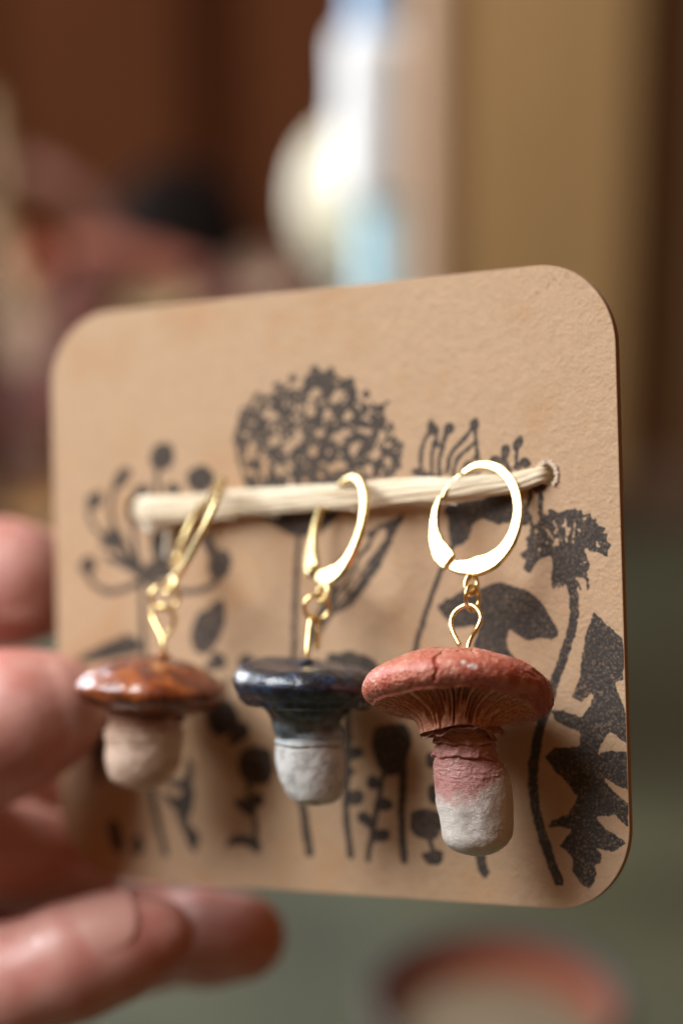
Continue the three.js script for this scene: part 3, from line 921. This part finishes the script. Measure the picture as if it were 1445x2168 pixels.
// --- the glossy navy one, in the middle ---
{
  const O = onCard(650, 1450, 10.3), s = scaleAt(depthOf(O)), k = 1 / s;
  const e = thing('mushroom_earring', onCard(660, 1700, 10.3), camQ), inv = inverseOf(e);
  tag(e, 'glossy navy blue clay mushroom earring in the middle, with pale grey stalk', 'earring', GROUP);
  const place = (g, tilt, roll) => { g.rotateX(tilt); g.rotateZ(roll); g.scale(0.001, 0.001, 0.001); g.applyQuaternion(camQ); g.translate(O.x, O.y, O.z); return g.applyMatrix4(inv); };
  const prof = [[0, 42], [50, 43], [95, 44], [128, 40], [148, 27], [157, 8], [152, -10], [138, -27], [122, -38], [102, -46], [86, -55], [76, -68], [70, -84], [64, -104]].map((q) => q.map((v) => v * k));
  const g = turned(prof, 420, 200, (a, t, r, y) => {
    const x = Math.sin(a) * r, z = Math.cos(a) * r;
    let d = 0.42 * fbm(x * 0.2, z * 0.2, y * 0.25, 3) + 0.035 * fbm(x * 1.1, z * 1.1, y * 1.4, 4);
    const yy = y + 1.9 + 0.9 * fbm(Math.sin(a) * 2, Math.cos(a) * 2, 7.1, 3);
    d += 0.35 * Math.exp(-yy * yy / 0.10) - 0.3 * Math.exp(-(yy + 0.7) * (yy + 0.7) / 0.08);
    return [d, 0, 0.2 * Math.sin(a * 2 + 0.5), 0];
  }, (p, a, t) => {
    const n = fbm(p.x * 0.8, p.y * 0.8, p.z * 0.8, 4);
    return mix3(mix3([0.006, 0.008, 0.014], [0.014, 0.030, 0.062], sstep(n, -0.1, 0.3)), [0.20, 0.255, 0.29], 0.9 * sstep(t, 0.80, 0.93) * (0.7 + n));
  });
  mesh('cap', place(g, 2 * Math.PI / 180, -3 * Math.PI / 180), new THREE.MeshPhysicalMaterial({ vertexColors: true, roughness: 0.36, bumpMap: cloneTex(clayTex, 0.9), bumpScale: 0.00007, clearcoat: 0.6, clearcoatRoughness: 0.26 }), e);
  const rows = [[82, 8, 62], [95, 8, 67], [106, 7, 70], [115, 5, 72], [128, 5, 73], [142, 6, 74], [170, 8, 73], [200, 11, 69], [225, 15, 61], [240, 17, 52], [250, 18, 36], [254, 18, 14], [255, 18, 0]];
  const sg = stalk(rows, s, 260, 190, (a, t, q) => {
    const x = Math.sin(a) * q.z, z = Math.cos(a) * q.z, y = q.y;
    let d = 0.25 * fbm(x * 0.35, y * 0.3, z * 0.35, 3) + 0.07 * fbm(x * 1.5, y * 1.5, z * 1.5, 3);
    for (const [y0, w] of [[-6.15, 0.35], [-7.1, 0.3]]) { const yy = y - y0 - w * fbm(Math.sin(a) * 1.2, Math.cos(a) * 1.2, y0 * 3, 3); d -= 0.34 * Math.exp(-yy * yy / 0.022) * sstep(fbm(a * 1.3, y0, 2.2, 2), -0.3, 0.05); d += 0.14 * Math.exp(-(yy - 0.3) * (yy - 0.3) / 0.05); }
    return d;
  }, (p, a, t) => {
    const n = fbm(p.x * 0.6, p.y * 0.5, p.z * 0.6, 4), f = fbm(p.x * 2.5, p.y * 2.5, p.z * 2.5, 3);
    let c = mix3([0.70, 0.70, 0.68], [0.60, 0.58, 0.54], sstep(n, -0.1, 0.35));
    const wash = sstep(p.y, -8.0 + 2.5 * n, -5.6 + 2 * n);
    c = mix3(c, [0.27, 0.36, 0.42], 0.85 * wash); c = mix3(c, [0.05, 0.07, 0.09], sstep(p.y, -5.9 + n, -5.0 + n) * 0.8);
    c = mix3(c, [0.25, 0.30, 0.34], 0.5 * sstep(f + n, 0.2, 0.5));
    const dab = 1 - sstep(Math.hypot((p.x - 1.1) / 0.9, (p.y + 14.3) / 0.7) + 0.6 * f, 0.6, 1); return mix3(c, [0.10, 0.12, 0.13], 0.8 * dab);
  });
  mesh('stalk', place(sg, 0, 0), new THREE.MeshPhysicalMaterial({ vertexColors: true, roughness: 0.5, bumpMap: cloneTex(clayTex, 1), bumpScale: 0.0001, clearcoat: 0.35, clearcoatRoughness: 0.25 }), e);
  hook(e, onCard(684, 1256, 7.0), onCard(746, 1012, 3.4), -62 * Math.PI / 180, 0.86);
  ring(e, 'jump_ring', onCard(670, 1286, 7.6), 1.5, 1.5, 0.15, 0, 0.26);
  wireLoop(e, [[671, 1371, 8.0], [673, 1340, 7.6], [672, 1318, 7.3], [665, 1304, 7.6], [657, 1316, 8.5], [653, 1345, 9.2], [650, 1380, 10.0], [650, 1410, 10.3]], 0.0003);
  glue(e, 650, 1400, 10.3, 0.0007, std(0.02, 0.03, 0.05, 0.25));
}

// --- the brown one, farthest left ---
{
  const O = onCard(321, 1447, 11.2), s = scaleAt(depthOf(O)), k = 1 / s;
  const e = thing('mushroom_earring', onCard(305, 1672, 11.2), camQ), inv = inverseOf(e);
  tag(e, 'glossy chestnut brown clay mushroom earring nearest the thumb, with beige stalk', 'earring', GROUP);
  const place = (g, tilt, roll) => { g.rotateX(tilt); g.rotateZ(roll); g.scale(0.001, 0.001, 0.001); g.applyQuaternion(camQ); g.translate(O.x, O.y, O.z); return g.applyMatrix4(inv); };
  const prof = [[0, 54], [30, 54], [65, 50], [100, 39], [130, 24], [152, 8], [161, -7], [157, -22], [142, -36], [122, -46], [104, -52], [88, -56], [76, -62], [70, -75]].map((q) => q.map((v) => v * k));
  const g = turned(prof, 360, 160, (a, t, r, y) => {
    const x = Math.sin(a) * r, z = Math.cos(a) * r;
    return [0.45 * fbm(x * 0.22, z * 0.22, y * 0.22, 3) + 0.05 * fbm(x * 1.1, z * 1.1, y * 1.4, 3), 0, 0.15 * Math.sin(a * 2 + 2), 0];
  }, (p, a, t) => {
    const n = fbm(p.x * 0.35, p.y * 0.35, p.z * 0.35, 4), f = fbm(p.x * 1.6, p.y * 1.6, p.z * 1.6, 3);
    return mix3(mix3([0.16, 0.029, 0.007], [0.32, 0.082, 0.013], sstep(n + 0.4 * f, -0.1, 0.4)), [0.06, 0.013, 0.007], 0.8 * sstep(f - n, 0.05, 0.4));
  });
  mesh('cap', place(g, 2 * Math.PI / 180, -2.5 * Math.PI / 180), new THREE.MeshPhysicalMaterial({ vertexColors: true, roughness: 0.4, bumpMap: cloneTex(clayTex, 0.7), bumpScale: 0.00006, clearcoat: 0.7, clearcoatRoughness: 0.16 }), e);
  const rows = [[50, -12, 68], [70, -13, 75], [88, -14, 78], [98, -15, 81], [112, -15, 82], [135, -15, 81], [160, -18, 80], [183, -20, 74], [203, -23, 62], [216, -22, 44], [224, -20, 20], [226, -20, 0]];
  const sg = stalk(rows, s, 260, 170, (a, t, q) => {
    const x = Math.sin(a) * q.z, z = Math.cos(a) * q.z, y = q.y;
    let d = 0.28 * fbm(x * 0.35, y * 0.3, z * 0.35, 3) + 0.07 * fbm(x * 1.5, y * 1.5, z * 1.5, 3);
    for (const [y0, w] of [[-5.3, 0.5], [-6.2, 0.4]]) { const yy = y - y0 - w * fbm(Math.sin(a) * 1.2, Math.cos(a) * 1.2, y0 * 3, 3); d -= 0.32 * Math.exp(-yy * yy / 0.03) * sstep(fbm(a * 1.3, y0, 2.2, 2), -0.3, 0.05); d += 0.2 * Math.exp(-(yy + 0.3) * (yy + 0.3) / 0.06); }
    return d;
  }, (p, a, t) => {
    const n = fbm(p.x * 0.5, p.y * 0.5, p.z * 0.5, 4);
    let c = mix3([0.68, 0.50, 0.39], [0.56, 0.38, 0.27], sstep(n, -0.15, 0.35));
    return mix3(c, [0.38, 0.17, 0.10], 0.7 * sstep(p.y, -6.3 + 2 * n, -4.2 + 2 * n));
  });
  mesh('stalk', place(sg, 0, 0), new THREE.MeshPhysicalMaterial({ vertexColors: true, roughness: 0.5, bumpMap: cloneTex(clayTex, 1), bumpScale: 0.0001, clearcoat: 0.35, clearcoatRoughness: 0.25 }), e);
  hook(e, onCard(362, 1240, 9.0), onCard(470, 1018, 5.6), -82 * Math.PI / 180, 0.9);
  ring(e, 'jump_ring', onCard(349, 1264, 9.2), 1.75, 1.5, 0.2, 0, 0.27);
  wireLoop(e, [[352, 1346, 9.3], [360, 1335, 9.0], [369, 1315, 9.0], [365, 1297, 9.2], [345, 1284, 9.6], [325, 1289, 9.9], [322, 1303, 10.1], [330, 1322, 10.4], [343, 1350, 10.8], [347, 1372, 11.1], [348, 1400, 11.2]], 0.0003);
  glue(e, 348, 1388, 11.2, 0.0007, std(0.26, 0.07, 0.02, 0.25));
}

// ---------- the hand ----------
{
  // joints: photo place, depth in mm, radius in mm
  const chains = {
    thumb: [[100, 1505, 297, 7.6], [30, 1525, 295, 8.8], [-80, 1575, 295, 9.3], [-300, 1690, 302, 11.5], [-460, 1820, 318, 14]],
    index: [[62, 1238, 324, 7.9], [20, 1236, 322, 8.6], [-130, 1225, 322, 9.2], [-320, 1400, 328, 10], [-470, 1600, 334, 12]],
    middle: [[175, 1828, 320, 5.8], [60, 1818, 313, 6.8], [-120, 1795, 306, 8.0], [-330, 1790, 330, 10], [-470, 1780, 334, 12]],
    ring: [[512, 1984, 317, 6.0], [440, 1984, 319, 6.4], [300, 1985, 324, 7.2], [40, 1985, 329, 8], [-300, 1930, 332, 10], [-470, 1880, 334, 12]],
    little: [[322, 1984, 300, 5.5], [250, 2005, 299, 6.6], [150, 2038, 298, 7.3], [20, 2088, 299, 7.7], [-120, 2130, 303, 8.4], [-350, 2050, 322, 10], [-480, 1950, 332, 12]],
    web: [[70, 1700, 323, 6.0], [-20, 1690, 320, 8.5], [-160, 1690, 320, 9.5], [-400, 1720, 330, 12]],
    palm: [[-450, 1600, 334, 14], [-480, 1800, 334, 16], [-520, 1990, 330, 15], [-900, 2150, 336, 19]],
  };
  const toCam = (px, py, d) => V((px - PW / 2) / FOCAL * d, -(py - PH / 2) / FOCAL * d, -d);
  const bones = Object.values(chains).map((c) => { const o = []; for (let i = 0; i < c.length - 1; i++) o.push([toCam(...c[i]), c[i][3], toCam(...c[i + 1]), c[i + 1][3]]); return o; });
  const smin = (a, b, k) => { const h = clamp(0.5 + 0.5 * (b - a) / k, 0, 1); return lerp(b, a, h) - k * h * (1 - h); };
  const tmp = V(), ab = V();
  const dist = (p) => {
    let total = 1e3;
    bones.forEach((ch, ci) => {
      let d = 1e3;
      for (const [a, ra, b, rb] of ch) {
        ab.subVectors(b, a); tmp.subVectors(p, a); const h = clamp(tmp.dot(ab) / ab.lengthSq(), 0, 1);
        d = smin(d, tmp.addScaledVector(ab, -h).length() - lerp(ra, rb, h), 2.5);
      }
      total = smin(total, d, p.x < -62 ? 4 : 0.7);
    });
    // creases at the finger joints
    return Math.abs(total) > 2 ? total : total + 0.10 * fbm(p.x * 0.25, p.y * 0.25, p.z * 0.25, 3);
  };
  const R = 124, C = V(-62, -45, -318), half = 72;
  const mc = new MarchingCubes(R, new THREE.MeshBasicMaterial(), false, false, 300000);
  const p = V();
  for (let z = 0; z < R; z++) for (let y = 0; y < R; y++) for (let x = 0; x < R; x++) {
    p.set((x - R / 2) / (R / 2) * half + C.x, (y - R / 2) / (R / 2) * half + C.y, (z - R / 2) / (R / 2) * half + C.z);
    const edge = x < 3 || y < 3 || z < 3 || x > R - 4 || y > R - 4 || z > R - 4;
    mc.field[x + y * R + z * R * R] = edge ? -5 : -dist(p);
  }
  mc.isolation = 0; mc.update();
  let geo = new THREE.BufferGeometry(); geo.setAttribute('position', new THREE.Float32BufferAttribute(mc.positionArray.slice(0, mc.count * 3), 3));
  geo.scale(half, half, half); geo.translate(C.x, C.y, C.z); geo = mergeVertices(geo, 0.02); geo.computeVertexNormals();
  const P = geo.attributes.position, col = [], uv = [];
  for (let i = 0; i < P.count; i++) {
    p.fromBufferAttribute(P, i); const n = fbm(p.x * 0.12, p.y * 0.12, p.z * 0.12, 4), f = fbm(p.x * 0.9, p.y * 0.9, p.z * 0.9, 3);
    const c = mix3([0.55, 0.275, 0.23], [0.50, 0.19, 0.152], sstep(n + 0.4 * f, -0.2, 0.35)); col.push(...c); uv.push(p.x * 0.06, p.y * 0.06);
  }
  geo.setAttribute('color', new THREE.Float32BufferAttribute(col, 3)); geo.setAttribute('uv', new THREE.Float32BufferAttribute(uv, 2));
  const base = V(-105, -70, -330).multiplyScalar(0.001).applyMatrix4(camera.matrixWorld);
  const hand = thing('hand', base, camQ), inv = inverseOf(hand), fix = (g) => g.scale(0.001, 0.001, 0.001).applyMatrix4(camera.matrixWorld).applyMatrix4(inv);
  tag(hand, 'bare hand at lower left holding the card by its edge with thumb in front', 'hand');
  const skin = new THREE.MeshPhysicalMaterial({ vertexColors: true, roughness: 0.42, bumpMap: skinTex, bumpScale: 0.00006, sheen: 0.3, sheenColor: lin(0.9, 0.35, 0.2), sheenRoughness: 0.6 });
  mesh('skin', fix(geo), skin, hand);
  // nails: plates bent round the finger's axis a -> b (towards the tip), turned so that they face n
  const nailM = new THREE.MeshPhysicalMaterial({ color: lin(0.55, 0.285, 0.235), roughness: 0.32, clearcoat: 0.3, clearcoatRoughness: 0.2 });
  function nail(a, b, n, r, len, ang) {
    const ax = b.clone().sub(a).normalize(), nn = n.clone().addScaledVector(ax, -n.dot(ax)).normalize(), bb = ax.clone().cross(nn);
    const g = new THREE.SphereGeometry(1, 40, 28), q = g.attributes.position;
    for (let i = 0; i < q.count; i++) {
      let x = q.getX(i), y = q.getY(i), z = q.getZ(i);
      const sq = 1 / Math.pow(Math.pow(Math.abs(x), 4) + Math.pow(Math.abs(y), 4) + 1e-6, 0.25), m = Math.hypot(x, y); x *= lerp(1, sq * m, 0.75); y *= lerp(1, sq * m, 0.75);
      const th = x * ang, rad = r + z * 0.28 - 0.35 * y * y;
      const v = a.clone().addScaledVector(ax, y * len / 2).addScaledVector(nn, Math.cos(th) * rad).addScaledVector(bb, Math.sin(th) * rad); q.setXYZ(i, v.x, v.y, v.z);
    }
    g.computeVertexNormals(); mesh('nail', fix(g), nailM, hand);
  }
  nail(toCam(195, 2022, 298.6), toCam(325, 1982, 300), V(-0.25, 0.75, 0.6), 7.5, 13.5, 0.85);
  nail(toCam(58, 1517, 295.8), toCam(128, 1497, 297.8), V(-0.1, 0.12, 0.98), 8.3, 9.5, 0.8);
  nail(toCam(36, 1238, 322.5), toCam(20, 1330, 322), V(0.2, 0.1, 0.95), 8.75, 10, 0.8);
}

// ---------- what lies behind, out of focus ----------
{
  // table top
  const wood = dataTex(512, 512, (u, v) => { const n = tileNoise(u, v, 12, 3.3, 5), m = 0.9 + 0.35 * n; return [82 * m, 83 * m, 62 * m]; }, true);
  const g = new THREE.PlaneGeometry(5, 4); g.rotateX(-Math.PI / 2); const t = mesh('table', g, new THREE.MeshStandardMaterial({ map: cloneTex(wood, 6), roughness: 0.6 }), scene);
  t.position.set(0, 0, -0.6); tag(t, 'plain grey green table top below the card', null, null, 'structure');
}
const onTable = (px, py) => { const d = V((px - PW / 2) / FOCAL, -(py - PH / 2) / FOCAL, -1).applyQuaternion(camQ); return camera.position.clone().addScaledVector(d, -camera.position.y / d.y); };
// a point on the upright plane at that distance along the floor
const upright = (px, py, z) => { const d = V((px - PW / 2) / FOCAL, -(py - PH / 2) / FOCAL, -1).applyQuaternion(camQ); return camera.position.clone().addScaledVector(d, z / d.z); };
{
  // terracotta cup, bottom right
  const c = upright(1052, 2108, -0.44); const k = 1 / scaleAt(depthOf(c)) / 1000, R = 275 * k, top = c.y;
  const o = thing('terracotta_cup', V(c.x, 0, c.z)); tag(o, 'small terracotta cup with a dark rim and cream contents, bottom right', 'cup');
  const L = (pts) => new THREE.LatheGeometry(pts.map(([r, y]) => new THREE.Vector2(r * R, y)), 96);
  mesh('cup_wall', L([[0.62, 0.0006], [0.7, 0.002], [0.86, top * 0.5], [0.97, top - 0.004], [0.94, top - 0.0015]]), std(0.05, 0.035, 0.028, 0.95), o);
  mesh('rim', L([[0.97, top - 0.004], [1.02, top - 0.002], [1.005, top + 0.001], [0.93, top + 0.0008], [0.885, top - 0.002]]), std(0.05, 0.035, 0.028, 0.8), o);
  mesh('inner_wall', L([[0.885, top - 0.002], [0.87, top - 0.006], [0.82, top - 0.012], [0.7, top - 0.014]]), std(0.25, 0.065, 0.03, 0.5), o);
  const cr = L([[0.0001, top - 0.0075], [0.4, top - 0.0085], [0.7, top - 0.0095], [0.835, top - 0.0105]]); mesh('cream_contents', cr, std(0.20, 0.155, 0.10, 0.6), o);
}
{
  // wooden cabinet at the right: a lit door board and a darker side that turns away
  const Z = -0.86, base = upright(1130, 1040, Z), o = thing('wooden_cabinet', V(base.x, 0, Z)); tag(o, 'plain brown wooden cabinet front standing behind the card on the right', 'cabinet');
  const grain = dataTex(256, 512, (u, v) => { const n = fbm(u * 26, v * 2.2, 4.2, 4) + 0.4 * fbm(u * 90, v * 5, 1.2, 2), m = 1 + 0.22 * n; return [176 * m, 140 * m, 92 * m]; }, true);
  const x = (px, py = 400) => upright(px, py, Z).x - base.x;
  const w1 = x(1325) - x(965), H = 0.36;
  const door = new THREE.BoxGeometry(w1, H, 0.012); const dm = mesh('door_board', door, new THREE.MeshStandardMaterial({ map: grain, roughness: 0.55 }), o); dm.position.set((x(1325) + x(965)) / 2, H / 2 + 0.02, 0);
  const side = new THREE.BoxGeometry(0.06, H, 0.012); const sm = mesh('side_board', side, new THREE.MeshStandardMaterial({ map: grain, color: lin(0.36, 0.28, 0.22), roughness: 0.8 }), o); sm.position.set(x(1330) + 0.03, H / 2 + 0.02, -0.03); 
  const stile = new THREE.BoxGeometry(0.010, H, 0.014); const st = mesh('stile', stile, std(0.22, 0.09, 0.04, 0.5), o); st.position.set(x(965) - 0.006, H / 2 + 0.02, -0.004);
  // dark plinth below
  const pl = new THREE.BoxGeometry(w1 + 0.09, 0.022, 0.02); const pm = mesh('plinth', pl, std(0.12, 0.07, 0.04, 0.6), o); pm.position.set((x(1325) + x(965)) / 2 + 0.03, 0.011, -0.012);
}
{
  // pale post
  const Z = -0.595, a = upright(868, 300, Z), b = upright(945, 300, Z), o = mesh('wooden_post', new THREE.CylinderGeometry((b.x - a.x) / 2 * 1.05, (b.x - a.x) / 2 * 1.1, 0.4, 40), std(0.74, 0.52, 0.36, 0.6), scene);
  o.position.set((a.x + b.x) / 2, 0.2, Z); tag(o, 'pale peach wooden post between the bottle and the cabinet', 'post');
}
{
  // white bottle with blue cap and label
  const Z = -0.60, f = (px, py) => upright(px, py, Z), c = f(790, 300), k = (f(890, 300).x - f(790, 300).x) / 100;
  const y = (py) => f(790, py).y, o = thing('bottle', V(c.x, 0, Z)); tag(o, 'pale blue bottle with a wide white top and blue nozzle beside the peach post', 'bottle');
  const L = (pts) => new THREE.LatheGeometry(pts.map(([r, py]) => new THREE.Vector2(r * k, typeof py === 'string' ? +py : y(py))), 64);
  mesh('bottle_body', L([[0, '0.0005'], [48, '0.001'], [53, '0.006'], [53, 430], [50, 408], [46, 400]]), std(0.50, 0.78, 0.90, 0.4), o).position.x = 24 * k;
  mesh('white_top', L([[44, 402], [72, 408], [77, 398], [77, 200], [73, 190], [73, 176], [76, 166], [76, 85], [66, 66], [0, 62]]), std(0.88, 0.89, 0.88, 0.4), o);
  mesh('nozzle', L([[44, 61], [46, 50], [46, -60], [40, -75], [0, -78]]), std(0.42, 0.62, 0.88, 0.35), o);
}
{
  // cream round gourd in front of the bottle's left side
  const Z = -0.628, c = upright(742, 424, Z), k = upright(842, 424, Z).x - upright(742, 424, Z).x, rx = k * 1.22, ry = k * 1.68;
  const g = new THREE.SphereGeometry(1, 72, 48), P = g.attributes.position;
  for (let i = 0; i < P.count; i++) { const v = V().fromBufferAttribute(P, i), a = Math.atan2(v.x, v.z), m = 1 - 0.035 * Math.pow(Math.abs(Math.cos(a * 4)), 6); P.setXYZ(i, v.x * rx * m, v.y * ry, v.z * rx * m); }
  g.computeVertexNormals();
  const o = thing('cream_vase', V(c.x, 0, Z)); tag(o, 'round cream vase partly hidden by the bottle at its right', 'vase');
  const b = mesh('vase_body', g, std(0.72, 0.65, 0.47, 0.5), o); b.position.y = c.y;
  const foot = mesh('foot', new THREE.LatheGeometry([[0.010, 0.0008], [0.012, 0.0015], [0.008, 0.012], [0.006, c.y - ry * 0.9]].map(([r, y]) => new THREE.Vector2(r, y)), 48), std(0.70, 0.64, 0.5, 0.5), o);
}
{
  // brown drape with soft folds at the left
  const Z = -0.90, a = upright(-400, 400, Z), b = upright(760, 400, Z), W = b.x - a.x, H = 0.42;
  const g = new THREE.BoxGeometry(W, H, 0.004, 160, 30, 1), P = g.attributes.position;
  for (let i = 0; i < P.count; i++) { const x = P.getX(i) / W, y = P.getY(i) / H; P.setZ(i, P.getZ(i) + 0.011 * Math.sin(x * 13 + 0.6 * y + 0.4) + 0.003 * Math.sin(x * 31 + 2) + 0.003 * fbm(x * 14, y * 3, 2.2, 3)); } g.computeVertexNormals();
  const d = mesh('brown_drape', g, new THREE.MeshPhysicalMaterial({ color: lin(0.115, 0.035, 0.011), roughness: 0.9, specularIntensity: 0.4, sheen: 0.0, sheenColor: lin(0.4, 0.18, 0.09), sheenRoughness: 0.5 }), scene); d.position.set((a.x + b.x) / 2, H / 2 + 0.001, Z);
  tag(d, 'dark reddish brown drape hanging behind the dried flowers at upper left', 'drape');
}
{
  // dark pot and the heap of dried petals and stalks at the left
  const Z = -0.74, c = upright(380, 440, Z), k = (upright(480, 440, Z).x - upright(380, 440, Z).x) * 1.5;
  const pot = mesh('black_pot', new THREE.LatheGeometry([[0, 0.001], [0.55, 0.001], [0.9, 0.3], [1.3, 0.7], [1.2, 0.85], [0.85, 0.96], [0.5, 1], [0.45, 0.97], [0.5, 0.3], [0, 0.25]].map(([r, y]) => new THREE.Vector2(r * k * 0.95, y * (c.y + k * 0.55))), 64), std(0.010, 0.007, 0.006, 1.0, { specularIntensity: 0.1 }), scene);
  pot.position.set(c.x, 0, Z); tag(pot, 'black rounded pot in front of the brown drape behind the dried flowers', 'pot');
  const base = onTable(150, 1760), o = thing('dried_flowers', V(base.x, 0, base.z)), inv = inverseOf(o);
  tag(o, 'heap of dried rose, tan and mauve flower stalks and petals at left edge', 'dried flowers');
  const U = (px, py, z) => upright(px, py, z).applyMatrix4(inv), kk = k / 150 * 0.6 / 0.74;
  const M = { arch: std(0.20, 0.085, 0.06, 0.9), rose: std(0.29, 0.095, 0.06, 0.9), tan: std(0.42, 0.29, 0.16, 0.9), mauve: std(0.20, 0.08, 0.068, 0.9), red: std(0.36, 0.07, 0.04, 0.8), dark: std(0.07, 0.035, 0.035, 0.8), pale: std(0.42, 0.28, 0.20, 0.9), umber: std(0.18, 0.09, 0.06, 0.8), ochre: std(0.40, 0.22, 0.09, 0.8) };
  const stem = (pts, w, m) => { const cv = new THREE.CatmullRomCurve3(pts.map((q) => U(...q))); const g = new THREE.TubeGeometry(cv, 40, w * kk / 2, 14); const P = g.attributes.position; for (let i = 0; i < P.count; i++) { const v = V().fromBufferAttribute(P, i), q = 0.0014; P.setXYZ(i, v.x + q * fbm(v.x * 130, v.y * 130, v.z * 130, 2), v.y + q * fbm(v.y * 130, v.x * 130, 3, 2), v.z); } g.computeVertexNormals(); mesh('stalk', g, m, o); };
  const petal = (px, py, z, w, h, rot, m) => {
    const g = new THREE.SphereGeometry(1, 30, 22), P = g.attributes.position, c0 = U(px, py, z);
    for (let i = 0; i < P.count; i++) { let x = P.getX(i), y = P.getY(i), q = P.getZ(i); x *= 1 - 0.25 * y; const cup = 0.55 * (x * x + y * y); x *= w * kk * 0.88; y *= h * kk * 0.88; q = (q * 0.22 + cup) * w * kk; const n = 1 + 0.18 * fbm(x * 160, y * 160, px, 3); const ca = Math.cos(rot), sa = Math.sin(rot); P.setXYZ(i, c0.x + (x * ca - y * sa) * n, c0.y + (x * sa + y * ca) * n, c0.z + q); }
    g.computeVertexNormals(); mesh('petal', g, m, o);
  };
  stem([[-60, 330, -0.618], [40, 345, -0.618], [120, 385, -0.611], [185, 430, -0.611], [225, 490, -0.611], [250, 560, -0.611]], 52, M.arch);
  stem([[-30, 200, -0.611], [-5, 340, -0.611], [5, 480, -0.611]], 34, M.tan);
  stem([[-40, 420, -0.603], [10, 520, -0.603], [50, 620, -0.596], [110, 690, -0.596], [180, 760, -0.596]], 62, M.tan);
  stem([[150, 545, -0.596], [230, 530, -0.596], [310, 555, -0.596], [410, 590, -0.596], [480, 640, -0.596]], 70, M.rose);
  stem([[40, 900, -0.589], [110, 760, -0.589], [150, 640, -0.596], [200, 560, -0.596]], 80, M.mauve);
  petal(70, 530, -0.596, 44, 46, 0.3, M.red); petal(140, 590, -0.603, 70, 55, 0.2, M.ochre); petal(190, 640, -0.596, 70, 60, 0.5, M.rose); petal(330, 625, -0.589, 90, 50, 0.1, M.tan);
  petal(440, 600, -0.589, 55, 62, -0.5, M.mauve); petal(545, 570, -0.589, 70, 58, -0.3, M.pale); petal(615, 560, -0.596, 50, 60, 0.4, M.umber); petal(30, 690, -0.589, 60, 110, 0.6, M.pale);
  petal(130, 800, -0.585, 60, 70, 0.3, M.mauve); petal(30, 830, -0.589, 60, 60, 0.2, M.dark); petal(80, 930, -0.585, 60, 55, -0.4, M.umber); petal(20, 970, -0.585, 45, 45, 0.4, M.dark); petal(75, 1050, -0.581, 90, 60, 0.1, M.ochre); petal(250, 690, -0.589, 90, 60, 0.1, M.umber); petal(700, 640, -0.596, 60, 50, 0.1, M.pale);
  petal(10, 1120, -0.585, 90, 60, 0.1, M.umber); petal(60, 640, -0.603, 50, 50, 0, M.tan); petal(520, 650, -0.589, 90, 40, 0.1, M.umber);
}

renderer.render(scene, camera);
